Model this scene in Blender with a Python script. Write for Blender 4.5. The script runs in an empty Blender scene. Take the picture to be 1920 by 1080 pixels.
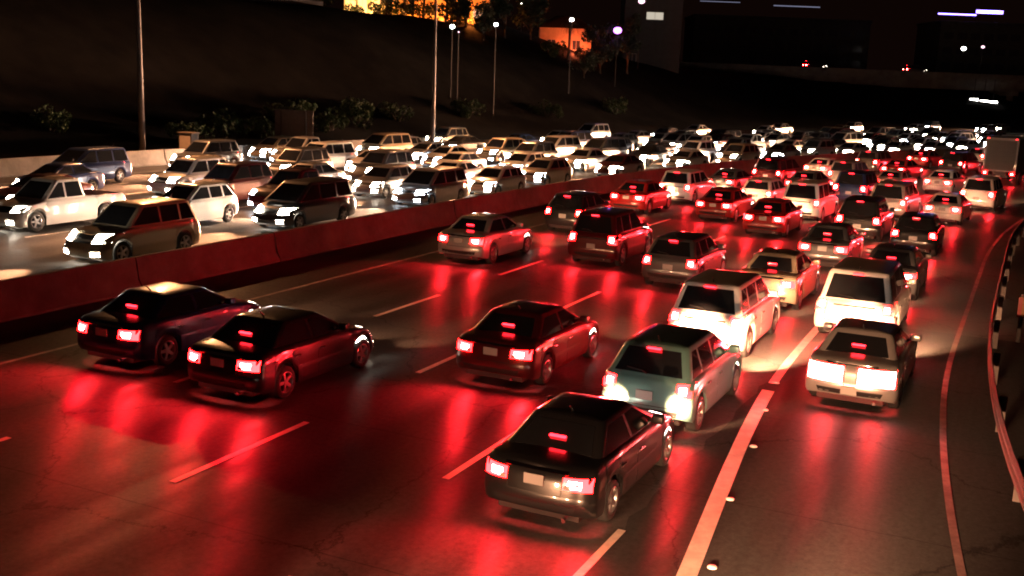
import bpy, bmesh, math, random
from math import sin, cos, radians, pi, atan, atan2, hypot
from mathutils import Vector, Matrix

sc = bpy.context.scene
# ------------------------------------------------------------------ camera
CAM_H = 6.3
pitch = atan(397.0 * cos(radians(2.2)) / 2000.0)
roll = radians(2.2)
cam_d = bpy.data.cameras.new('camera')
cam_d.sensor_width = 36.0
cam_d.lens = 36.0 * 2000.0 / 1920.0
cam_d.clip_end = 6000
cam = bpy.data.objects.new('camera', cam_d)
sc.collection.objects.link(cam)
F = Vector((0, cos(pitch), -sin(pitch))); U = Vector((0, sin(pitch), cos(pitch))); R = Vector((1, 0, 0))
R2 = R * cos(roll) + U * sin(roll); U2 = -R * sin(roll) + U * cos(roll)
M = Matrix((R2, U2, -F)).transposed().to_4x4(); M.translation = Vector((0, 0, CAM_H))
cam.matrix_world = M
sc.camera = cam
# ------------------------------------------------------------------ night sky
world = bpy.data.worlds.new('World'); sc.world = world; world.use_nodes = True
bg = world.node_tree.nodes['Background']
bg.inputs['Color'].default_value = (1.0, 0.36, 0.25, 1)
bg.inputs['Strength'].default_value = 0.0035
# ------------------------------------------------------------------ exposure
sc.view_settings.view_transform = 'Standard'; sc.view_settings.look = 'None'
sc.view_settings.exposure = 0.0; sc.view_settings.gamma = 1.0
sc.cycles.use_denoising = True
sc.cycles.max_bounces = 5; sc.cycles.diffuse_bounces = 2; sc.cycles.glossy_bounces = 3
sc.cycles.sample_clamp_indirect = 4.0
sc.cycles.filter_width = 1.9
# strengths of the lamps
TAIL, TAIL_CORE, HEAD, BEAM, GLOW, STREET = 110.0, 60.0, 90.0, 3200.0, 640.0, 24000.0  # the last is an added warm wash from the tall poles

col = sc.collection
# ------------------------------------------------------------------ helpers
def mesh_obj(name, bm, mat=None, parent=None, smooth=None):
    me = bpy.data.meshes.new(name)
    bmesh.ops.recalc_face_normals(bm, faces=bm.faces)
    bm.to_mesh(me); bm.free()
    if smooth is not None:
        for p in me.polygons: p.use_smooth = True
        me.set_sharp_from_angle(angle=radians(smooth))
    o = bpy.data.objects.new(name, me)
    if mat: me.materials.append(mat)
    col.objects.link(o)
    if parent: o.parent = parent
    return o

def empty(name, loc=(0, 0, 0), rz=0.0):
    o = bpy.data.objects.new(name, None); col.objects.link(o)
    o.location = loc; o.rotation_euler = (0, 0, rz); o.empty_display_size = .3
    return o

def tag(o, label=None, cat=None, group=None, kind=None):
    if label: o['label'] = label
    if cat: o['category'] = cat
    if group: o['group'] = group
    if kind: o['kind'] = kind
    return o

def box(bm, x0, x1, y0, y1, z0, z1, bev=0.0, seg=2):
    r = bmesh.ops.create_cube(bm, size=1.0)
    for v in r['verts']:
        v.co = Vector(((x0 + x1) / 2 + v.co.x * (x1 - x0), (y0 + y1) / 2 + v.co.y * (y1 - y0), (z0 + z1) / 2 + v.co.z * (z1 - z0)))
    if bev > 0:
        es = list({e for v in r['verts'] for e in v.link_edges})
        bmesh.ops.bevel(bm, geom=es, offset=bev, segments=seg, affect='EDGES', profile=.5)

def tube(bm, pts, rad, n=10, cap=True):
    """tube through points with one radius or one per point"""
    if not isinstance(rad, (list, tuple)): rad = [rad] * len(pts)
    rings = []
    for i, p in enumerate(pts):
        p = Vector(p)
        a = Vector(pts[max(0, i - 1)]); b = Vector(pts[min(len(pts) - 1, i + 1)])
        t = (b - a).normalized()
        s = t.cross(Vector((0, 0, 1)))
        if s.length < 1e-3: s = Vector((1, 0, 0))
        s.normalize(); w = s.cross(t).normalized()
        rings.append([bm.verts.new(p + (s * cos(2 * pi * k / n) + w * sin(2 * pi * k / n)) * rad[i]) for k in range(n)])
    for a, b in zip(rings, rings[1:]):
        for k in range(n): bm.faces.new((a[k], a[(k + 1) % n], b[(k + 1) % n], b[k]))
    if cap:
        bm.faces.new(rings[0]); bm.faces.new(rings[-1])

def interp(x, pts):
    if x <= pts[0][0]: return pts[0][1]
    for (a, va), (b, vb) in zip(pts, pts[1:]):
        if x <= b:
            t = (x - a) / max(1e-9, b - a); return va + (vb - va) * t
    return pts[-1][1]

def smooth(x, pts, w=3.0):
    return sum(interp(x + w * k / 4, pts) for k in range(-4, 5)) / 9

# ------------------------------------------------------------------ materials
MATS = {}
def mat(name, base=(.5, .5, .5), rough=.5, metal=0.0, emit=None, strength=0.0, coat=0.0, spec=.5, nscale=0, namount=0.0, bump=0.0):
    """principled surface; nscale adds a procedural mottling of the base colour and a bump"""
    m = bpy.data.materials.new(name); m.use_nodes = True
    nt = m.node_tree; b = nt.nodes['Principled BSDF']
    b.inputs['Base Color'].default_value = (*base, 1); b.inputs['Roughness'].default_value = rough
    b.inputs['Metallic'].default_value = metal; b.inputs['Coat Weight'].default_value = coat
    b.inputs['Coat Roughness'].default_value = .06
    b.inputs['Specular IOR Level'].default_value = spec
    if emit:
        b.inputs['Emission Color'].default_value = (*emit, 1); b.inputs['Emission Strength'].default_value = strength
    if nscale:
        tc = nt.nodes.new('ShaderNodeTexCoord'); no = nt.nodes.new('ShaderNodeTexNoise')
        no.inputs['Scale'].default_value = nscale; no.inputs['Detail'].default_value = 6; no.inputs['Roughness'].default_value = .65
        nt.links.new(tc.outputs['Object'], no.inputs['Vector'])
        mr = nt.nodes.new('ShaderNodeMapRange')
        mr.inputs['From Min'].default_value = .3; mr.inputs['From Max'].default_value = .7
        mr.inputs['To Min'].default_value = 1 - namount; mr.inputs['To Max'].default_value = 1 + namount
        nt.links.new(no.outputs['Fac'], mr.inputs['Value'])
        mx = nt.nodes.new('ShaderNodeMix'); mx.data_type = 'RGBA'; mx.blend_type = 'MULTIPLY'; mx.inputs['Factor'].default_value = 1
        mx.inputs[6].default_value = (*base, 1)
        nt.links.new(mr.outputs['Result'], mx.inputs[7]); nt.links.new(mx.outputs[2], b.inputs['Base Color'])
        if bump:
            bp = nt.nodes.new('ShaderNodeBump'); bp.inputs['Strength'].default_value = bump; bp.inputs['Distance'].default_value = .02
            nt.links.new(no.outputs['Fac'], bp.inputs['Height']); nt.links.new(bp.outputs['Normal'], b.inputs['Normal'])
    MATS[name] = m
    return m

def asphalt(name, lo, hi, r0, r1, tint=(1, .95, .9)):
    """worn asphalt: tyre-polished bands run with the lane (UV = metres along, metres across), fine grit on top"""
    m = bpy.data.materials.new(name); m.use_nodes = True
    nt = m.node_tree; b = nt.nodes['Principled BSDF']; L = nt.links.new
    uv = nt.nodes.new('ShaderNodeUVMap'); uv.uv_map = 'UVMap'
    mp = nt.nodes.new('ShaderNodeMapping'); mp.inputs['Scale'].default_value = (.018, 1.3, 1); L(uv.outputs['UV'], mp.inputs['Vector'])
    n1 = nt.nodes.new('ShaderNodeTexNoise'); n1.inputs['Scale'].default_value = 1.0; n1.inputs['Detail'].default_value = 5; n1.inputs['Roughness'].default_value = .6
    L(mp.outputs['Vector'], n1.inputs['Vector'])
    mp2 = nt.nodes.new('ShaderNodeMapping'); mp2.inputs['Scale'].default_value = (.5, .9, 1); L(uv.outputs['UV'], mp2.inputs['Vector'])
    n2 = nt.nodes.new('ShaderNodeTexNoise'); n2.inputs['Scale'].default_value = 1.0; n2.inputs['Detail'].default_value = 9; n2.inputs['Roughness'].default_value = .7
    L(mp2.outputs['Vector'], n2.inputs['Vector'])
    ad = nt.nodes.new('ShaderNodeMath'); ad.operation = 'MULTIPLY_ADD'; ad.inputs[1].default_value = .45
    L(n2.outputs['Fac'], ad.inputs[0]); L(n1.outputs['Fac'], ad.inputs[2])
    def rng(a, bb, o0, o1, src):
        r = nt.nodes.new('ShaderNodeMapRange'); r.inputs['From Min'].default_value = a; r.inputs['From Max'].default_value = bb
        r.inputs['To Min'].default_value = o0; r.inputs['To Max'].default_value = o1; L(src, r.inputs['Value']); return r.outputs['Result']
    f = rng(.5, .95, 0, 1, ad.outputs['Value'])  # lengthwise streaks of tone stand in for light trails
    cr = nt.nodes.new('ShaderNodeMix'); cr.data_type = 'RGBA'
    cr.inputs[6].default_value = (lo * tint[0], lo * tint[1], lo * tint[2], 1); cr.inputs[7].default_value = (hi * tint[0], hi * tint[1], hi * tint[2], 1)
    L(f, cr.inputs['Factor'])
    sx = nt.nodes.new('ShaderNodeSeparateXYZ'); L(uv.outputs['UV'], sx.inputs[0])
    def mth(op, a, bb=None, c=None):
        q = nt.nodes.new('ShaderNodeMath'); q.operation = op
        for i, w in enumerate((a, bb, c)):
            if w is None: continue
            if isinstance(w, (int, float)): q.inputs[i].default_value = w
            else: L(w, q.inputs[i])
        return q.outputs[0]
    # dark drip band in the middle of each 3.6 m lane, paler wheel tracks each side
    ph = mth('FRACT', mth('DIVIDE', mth('SUBTRACT', sx.outputs['Y'], 3.6), 3.6))
    drip = mth('SUBTRACT', 1.0, mth('MULTIPLY', rng(.16, .02, 0, .5, mth('ABSOLUTE', mth('SUBTRACT', ph, .5))), n2.outputs['Fac']))
    # slab joints across the lane with a wandering edge
    wob = mth('MULTIPLY_ADD', n2.outputs['Fac'], .10, sx.outputs['X'])
    jd = mth('ABSOLUTE', mth('SUBTRACT', mth('FRACT', mth('DIVIDE', wob, 4.6)), .5))
    joint = rng(.496, .4995, 1, .45, jd)
    # hairline cracks
    vo = nt.nodes.new('ShaderNodeTexVoronoi'); vo.feature = 'DISTANCE_TO_EDGE'; vo.inputs['Scale'].default_value = .16
    wv = nt.nodes.new('ShaderNodeVectorMath'); wv.operation = 'MULTIPLY_ADD'; wv.inputs[1].default_value = (1.6, 1.6, 0)
    L(n2.outputs['Color'], wv.inputs[0]); L(uv.outputs['UV'], wv.inputs[2]); L(wv.outputs[0], vo.inputs['Vector'])
    crack = rng(.0015, .005, .5, 1, vo.outputs['Distance'])
    gr_ = nt.nodes.new('ShaderNodeTexNoise'); gr_.inputs['Scale'].default_value = 9; gr_.inputs['Detail'].default_value = 8; gr_.inputs['Roughness'].default_value = .8; L(uv.outputs['UV'], gr_.inputs['Vector'])
    grit = rng(.3, .7, .6, 1.4, gr_.outputs['Fac'])
    allm = mth('MULTIPLY', mth('MULTIPLY', drip, joint), mth('MULTIPLY', crack, grit))
    mu = nt.nodes.new('ShaderNodeMix'); mu.data_type = 'RGBA'; mu.blend_type = 'MULTIPLY'; mu.inputs['Factor'].default_value = 1
    L(cr.outputs[2], mu.inputs[6]); L(allm, mu.inputs[7]); L(mu.outputs[2], b.inputs['Base Color'])
    sp = mth('MULTIPLY', allm, SPEC); L(sp, b.inputs['Specular IOR Level'])
    L(rng(.5, .95, r0, r1, ad.outputs['Value']), b.inputs['Roughness'])
    n3 = nt.nodes.new('ShaderNodeTexNoise'); n3.inputs['Scale'].default_value = 22; n3.inputs['Detail'].default_value = 3; L(uv.outputs['UV'], n3.inputs['Vector'])
    bp = nt.nodes.new('ShaderNodeBump'); bp.inputs['Strength'].default_value = .3; bp.inputs['Distance'].default_value = .01
    L(n3.outputs['Fac'], bp.inputs['Height']); L(bp.outputs['Normal'], b.inputs['Normal'])
    b.inputs['Specular IOR Level'].default_value = .5
    # transversely tined pavement: its cross grooves draw reflections out along the lane
    tg = nt.nodes.new('ShaderNodeTangent'); tg.direction_type = 'UV_MAP'; tg.uv_map = 'UVMap'
    b.inputs['Anisotropic'].default_value = ANISO; L(tg.outputs['Tangent'], b.inputs['Tangent'])
    MATS[name] = m
    return m

ANISO, SPEC = .92, .45
asphalt('asphalt', .03, .085, .46, .68)
asphalt('asphalt_dark', .009, .018, .5, .75)  # weak light on the edge lane is put into this colour
asphalt('asphalt_lane', .035, .065, .4, .62)
mat('line_paint', (.78, .70, .60), .55, nscale=3.5, namount=.22)
mat('line_worn', (.30, .26, .23), .65, nscale=2.5, namount=.45)
mat('marker_white', (.85, .85, .82), .25)
mat('concrete', (.115, .09, .072), .85, nscale=.9, namount=.45, bump=.3)
mat('concrete_dark', (.16, .14, .13), .85, nscale=.6, namount=.3, bump=.3)
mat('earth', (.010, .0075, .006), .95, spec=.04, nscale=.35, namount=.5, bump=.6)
mat('leaf', (.04, .06, .022), .7, spec=.15, nscale=4, namount=.5)
mat('leaf_dark', (.03, .045, .02), .65, nscale=4, namount=.5)
mat('bark', (.09, .065, .045), .9, nscale=5, namount=.4, bump=.5)
mat('galvanised', (.10, .085, .08), .75, .2, nscale=6, namount=.2)
mat('pole_metal', (.055, .046, .043), .6, .3, nscale=5, namount=.2)
mat('glass', (.012, .013, .015), .05, 0, coat=.5, spec=.8)
mat('black_plastic', (.015, .015, .016), .45)
mat('rubber', (.018, .018, .018), .8)
mat('alloy', (.55, .55, .56), .3, .9)
mat('chrome', (.7, .7, .7), .15, 1)
mat('plate', (.38, .37, .36), .5)
mat('cabin_dark', (.02, .018, .017), .8)
mat('tail_red', (.25, .01, .012), .2, emit=(1, .0033, .0036), strength=TAIL)
mat('tail_core', (.6, .3, .3), .2, emit=(1, .42, .36), strength=TAIL_CORE)
mat('tail_dim', (.22, .008, .01), .2, emit=(1, .012, .02), strength=16)
mat('head_lens', (.8, .8, .8), .1, emit=(1, .86, .68), strength=HEAD)
mat('head_lens_low', (.8, .8, .8), .1, emit=(1, .86, .68), strength=18)
mat('head_lens_cool', (.8, .8, .8), .1, emit=(.86, .93, 1), strength=HEAD)
mat('orange_marker', (.5, .2, .02), .3, emit=(1, .35, .03), strength=6)
mat('reflector_red', (.3, .02, .02), .2)
mat('reflector_amber', (.22, .09, .02), .2)
mat('stucco', (.62, .42, .24), .9, nscale=1.5, namount=.15)
mat('stucco_pale', (.55, .45, .36), .9, nscale=1.5, namount=.15)
mat('dark_wall', (.06, .055, .055), .9, nscale=1, namount=.2)
mat('roof_tile', (.14, .06, .04), .85, nscale=6, namount=.3, bump=.5)
mat('window_warm', (.2, .15, .1), .3, emit=(1, .55, .16), strength=3.0)
mat('window_white', (.2, .2, .2), .3, emit=(1, .9, .72), strength=.55)
mat('window_dim', (.05, .05, .06), .2)
mat('strip_blue', (.2, .2, .4), .3, emit=(.25, .16, 1), strength=9)
mat('strip_core', (.8, .8, 1), .3, emit=(.85, .75, 1), strength=9)
mat('strip_pale', (.3, .3, .35), .3, emit=(.62, .66, 1), strength=.28)
mat('lamp_white', (.8, .8, .8), .3, emit=(1, .95, .88), strength=20)
mat('lamp_green', (.8, .8, .8), .3, emit=(.85, 1, .80), strength=20)
mat('lamp_orange', (.8, .5, .2), .3, emit=(1, .30, .05), strength=10)
mat('lamp_purple', (.5, .3, .8), .3, emit=(.62, .18, 1), strength=6)
mat('lamp_pink', (.8, .5, .6), .3, emit=(1, .6, .75), strength=3)

def paint(name, c, metal=.0, rough=.28):
    return mat(name, c, rough, metal, coat=.7, nscale=40, namount=.04)
PAINT = {
    'silver': paint('paint_silver', (.50, .49, .48), .55, .3), 'white': paint('paint_white', (.78, .77, .75)),
    'black': paint('paint_black', (.012, .012, .013)), 'grey': paint('paint_grey', (.12, .12, .125), .5, .32),
    'red': paint('paint_red', (.30, .015, .015)), 'maroon': paint('paint_maroon', (.09, .01, .012), .2),
    'blue': paint('paint_blue', (.02, .04, .12), .2), 'beige': paint('paint_beige', (.42, .35, .25), .3),
    'teal': paint('paint_teal', (.16, .34, .32), .35), 'green': paint('paint_green', (.02, .06, .035), .2),
}

# ------------------------------------------------------------------ road geometry: s metres along, o metres right of the median
H0 = radians(25.5); P0 = Vector((-1.5, 48.5)); R0 = 170.0
CEN = P0 + R0 * Vector((cos(H0), -sin(H0)))
def frame(s, o):
    if s <= 0:
        c = P0 + s * Vector((sin(H0), cos(H0))); h = H0
    else:
        h = H0 + s / R0; c = CEN - R0 * Vector((cos(h), -sin(h)))
    return c.x + o * cos(h), c.y - o * sin(h), h
def inv(x, y):
    d = Vector((x, y)) - P0
    s = d.x * sin(H0) + d.y * cos(H0)
    if s <= 0: return s, d.x * cos(H0) - d.y * sin(H0)
    v = CEN - Vector((x, y)); h = atan2(-v.y, v.x)
    return (h - H0) * R0, R0 - v.length
def srange(a, b, step):
    n = max(1, int(math.ceil((b - a) / step))); return [a + (b - a) * i / n for i in range(n + 1)]

def strip(name, offs, s0, s1, z, m, step=3.0, nac=1):
    """flat sheet between offs[0](s) and offs[1](s)"""
    f0, f1 = [(f if callable(f) else (lambda s, f=f: f)) for f in offs]
    bm = bmesh.new(); uvl = bm.loops.layers.uv.new('UVMap'); rows = []
    for s in srange(s0, s1, step):
        r = []
        for k in range(nac + 1):
            o = f0(s) + (f1(s) - f0(s)) * k / nac
            x, y, h = frame(s, o); r.append((bm.verts.new((x, y, z)), s, o))
        rows.append(r)
    for a, b in zip(rows, rows[1:]):
        for k in range(nac):
            q = (a[k], a[k + 1], b[k + 1], b[k])
            f = bm.faces.new([t[0] for t in q])
            for lp, t in zip(f.loops, q): lp[uvl].uv = (t[1], t[2])
    o = mesh_obj(name, bm, m)
    return tag(o, kind='structure')

def toe(s): return interp(s, [(-200, -30), (10, -30.5), (40, -33), (70, -39), (105, -48), (160, -52), (300, -52)])
def tz(x, y):
    s, o = inv(x, y)
    t = toe(s)
    if o < t:
        d = t - o
        k = min(1, d / 29.0); z = interp(s, [(70, 13.3), (88, 10.5), (105, 8.6), (140, 7.5)]) * (k * k * (3 - 2 * k)) ** .85
        z += .35 * sin(x * .31) * sin(y * .23) * min(1, d / 6)
        z += max(0, d - 40) * .004
        return z - .03
    if o > 24.2:
        d = o - 24.2
        return -.05 - 1.6 * (1 - math.exp(-d / 9)) + .12 * sin(x * .7) * sin(y * .6) * min(1, d / 3)
    return -.12

def terrain(name, offs, s0, s1, step):
    bm = bmesh.new(); rows = []
    for s in srange(s0, s1, step):
        r = []
        for o in offs:
            x, y, h = frame(s, o); r.append(bm.verts.new((x, y, tz(x, y))))
        rows.append(r)
    for a, b in zip(rows, rows[1:]):
        for k in range(len(offs) - 1): bm.faces.new((a[k], a[k + 1], b[k + 1], b[k]))
    return tag(mesh_obj(name, bm, MATS['earth'], smooth=60), kind='structure')

# far ground sheet to the horizon
bm = bmesh.new(); box(bm, -3000, 3000, -400, 4000, -3.4, -3.0); tag(mesh_obj('ground', bm, MATS['earth']), kind='structure')
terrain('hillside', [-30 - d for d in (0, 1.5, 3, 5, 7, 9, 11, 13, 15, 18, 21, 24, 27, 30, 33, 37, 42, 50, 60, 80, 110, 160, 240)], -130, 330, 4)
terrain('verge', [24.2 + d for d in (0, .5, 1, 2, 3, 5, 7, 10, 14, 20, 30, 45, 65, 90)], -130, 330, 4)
strip('road', (-52, 24.4), -130, 330, 0.0, MATS['asphalt'], 3, 6)
# asphalt painted darker for lack of light: the lane at the edge and the patch beside the thick line
THICK = [(-60, 21.8), (-45, 20.3), (-32, 19.05), (-29, 18.68), (-26, 18.30), (-23, 17.98), (-20, 17.75), (-15, 17.65), (0, 17.7), (40, 17.7)]
def thick(s): return smooth(s, THICK, 2.0)
rngp = random.Random(5)
jag = {}
def patch_edge(s):
    k = round(s * 2)
    if k not in jag: jag[k] = rngp.uniform(-.07, .07)
    return min(thick(s) - .02, interp(s, [(-60, 17.6), (-32, 17.62), (-27, 17.6), (-24, 17.62), (-20, 17.66), (-14, 17.6)]) + jag[k])
strip('merge_lane', (patch_edge, 24.4), -60, -13, .004, MATS['asphalt_dark'], .5, 3)

def line(name, o0, w, s0, s1, z=.009):
    f = o0 if callable(o0) else (lambda s: o0)
    return strip(name, (lambda s: f(s) - w / 2, lambda s: f(s) + w / 2), s0, s1, z, MATS['line_worn' if name == 'edge_line' else 'line_paint'], .75)
for o in (7.3, 11.0, 14.5):
    off = {7.3: 3.0, 11.0: -1.0, 14.5: 1.3}[o]
    s = -45.0 + off
    while s < 150:
        line('lane_line', o, .13, s, s + 3.4); s += 7.3
line('lane_line', 17.62, .12, -32.5, -29.5)
line('edge_line', 3.4, .12, -60, 160)
line('edge_line', -2.4, .12, -60, 160)
line('edge_line', lambda s: smooth(s, [(-60, 28), (-40, 24), (-34, 22.9), (-28.2, 22.0), (-25, 21.6), (-21.7, 21.3), (-17.4, 21.06), (-5, 21.1), (60, 21.2)]), .12, -60, 160)
line('thick_line', thick, .26, -45, -21.2)
line('thick_line', thick, .20, -20.6, -9)
for o in (-6.1, -9.7, -13.3, -16.9, -20.5):
    s = -50.0 + (o % 2)
    while s < 150:
        line('lane_line', o, .12, s, s + 3.4); s += 11
line('edge_line', -24.2, .12, -60, 25)

# ------------------------------------------------------------------ barriers
def sweep(name, prof, off, s0, s1, m, step=3.0, parent=None, z0=0.0, smooth=30):
    f = off if callable(off) else (lambda s: off)
    bm = bmesh.new(); rows = []
    for s in srange(s0, s1, step):
        rows.append([bm.verts.new((*frame(s, f(s) + a)[:2], z0 + b)) for a, b in prof])
    n = len(prof)
    for a, b in zip(rows, rows[1:]):
        for k in range(n): bm.faces.new((a[k], a[(k + 1) % n], b[(k + 1) % n], b[k]))
    bm.faces.new(rows[0]); bm.faces.new(rows[-1])
    return mesh_obj(name, bm, m, parent, smooth)
JERSEY = [(-.36, 0), (-.36, .08), (-.2, .33), (-.1, .92), (-.08, .95), (.08, .95), (.1, .92), (.2, .33), (.36, .08), (.36, 0)]
def precast(name, off, s0, s1, ln=6.1):
    bm = bmesh.new(); s = s0; rj = random.Random(8)
    while s < s1:
        rows = []; dz = rj.uniform(-.012, .012); do = rj.uniform(-.012, .012)
        for q in (s + .02, s + ln / 2, s + ln - .02): rows.append([bm.verts.new((*frame(q, off + do + a)[:2], b + (dz if b > .05 else 0))) for a, b in JERSEY])
        n = len(JERSEY)
        for a, b in zip(rows, rows[1:]):
            for k in range(n): bm.faces.new((a[k], a[(k + 1) % n], b[(k + 1) % n], b[k]))
        bm.faces.new(rows[0]); bm.faces.new(rows[-1]); s += ln
    return mesh_obj(name, bm, MATS['concrete'], None, 30)
tag(precast('median_barrier', 0.0, -70, 170), 'long concrete median barrier between the headlight lanes and the tail light lanes', 'barrier')
tag(precast('roadside_barrier', -27.2, -60, 28), 'pale concrete barrier at the foot of the hillside beyond the headlight lanes', 'barrier')

# guard rail on the right verge
def goff(s): return smooth(s, [(-60, 27), (-34, 23.9), (-27, 22.8), (-22, 22.2), (-15, 21.85), (80, 22.1)])
gr = empty('guard_rail', (*frame(-20, goff(-20))[:2], 0))
gr_inv = gr.matrix_basis.inverted()
WB = [(0, .44), (.05, .47), (.05, .52), (0, .56), (0, .60), (.05, .64), (.05, .69), (0, .72), (.02, .73), (.07, .69), (.07, .63), (.03, .60), (.03, .56), (.07, .53), (.07, .46), (.02, .43)]
o = sweep('rail', [(-a - .0, b) for a, b in WB], goff, -40, 70, MATS['galvanised'], 1.5, smooth=40)
o.data.transform(gr_inv); o.parent = gr
pm = None
for i, s in enumerate(srange(-40, 60, 3.8)):
    x, y, h = frame(s, goff(s) + .10)
    if pm is None:
        bm = bmesh.new(); box(bm, -.07, .07, -.07, .07, -.5, .72, .01); p = mesh_obj('post', bm, MATS['concrete_dark']); pm = p.data
    else:
        p = bpy.data.objects.new('post', pm); col.objects.link(p)
    p.parent = gr; p.location = gr_inv @ Vector((x, y, 0)); p.rotation_euler = (0, 0, -h)
tag(gr, 'long low galvanised guard rail on posts along the dark right edge of the road', 'guard rail')

def delineator(s, o, hgt, label):
    x, y, h = frame(s, o)
    r = empty('marker_post', (x, y, -.06), -h)
    bm = bmesh.new(); box(bm, -.055, .055, -.02, .02, 0, hgt, .012); mesh_obj('post', bm, MATS['pole_metal'], r)
    bm = bmesh.new(); box(bm, -.10, .10, -.034, -.022, hgt - .62, hgt - .08, .006); mesh_obj('panel', bm, MATS['reflector_amber'], r)
    bm = bmesh.new(); box(bm, -.10, .0, -.043, -.037, hgt - .60, hgt - .1, .002); mesh_obj('reflector', bm, MATS['reflector_red'], r)
    tag(r, label, 'marker post', 'marker posts along the guard rail')
delineator(-4.6, 22.6, 1.65, 'far marker post with red reflector behind guard rail where road bends right')
delineator(-13.0, 22.5, 1.35, 'near marker post with amber panel behind guard rail, beside the silver sedan')

# raised pavement markers by the thick line
bm = bmesh.new()
for k, (rr, zz) in enumerate([(.055, 0), (.05, .012), (.035, .02)]): pass
rings = []
for rr, zz in [(.07, 0), (.066, .012), (.05, .024), (.02, .03)]:
    rings.append([bm.verts.new((rr * cos(2 * pi * k / 12), rr * sin(2 * pi * k / 12), zz)) for k in range(12)])
for a, b in zip(rings, rings[1:]):
    for k in range(12): bm.faces.new((a[k], a[(k + 1) % 12], b[(k + 1) % 12], b[k]))
bm.faces.new(rings[-1])
mk = None
ords = ['beside the near end of the thick line', 'second from the near end of the thick line', 'third from the near end of the thick line', 'beside the far half of the thick line', 'at the far end of the thick line by the silver sedan']
for (x, y), od in zip([(2.8, 13.2), (3.5, 15.6), (4.4, 18.1), (5.1, 20.3), (5.8, 22.3)], ords):
    if mk is None: o = mesh_obj('pavement_marker', bm, MATS['marker_white'], smooth=50); mk = o
    else: o = mk.copy(); col.objects.link(o)
    o.location = (x, y, .004)
    tag(o, 'round white pavement marker ' + od, 'pavement marker', 'raised pavement markers')

# ------------------------------------------------------------------ vehicles
# local frame: x forward from the rear bumper, y to the left, z up
def rounded(t0, t1, hw, r, n=5):
    """half outline (y >= 0) of a rectangle x in [t0, t1], half width hw, corner radius r: from rear centre to front centre"""
    pts = [(t0, 0), (t0, hw - r)]
    for i in range(1, n + 1):
        a = pi / 2 * i / n; pts.append((t0 + r - r * cos(a), hw - r + r * sin(a)))
    for i in range(0, n + 1):
        a = pi / 2 * i / n; pts.append((t1 - r + r * sin(a), hw - r + r * cos(a)))
    pts.append((t1, 0)); return pts

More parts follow.
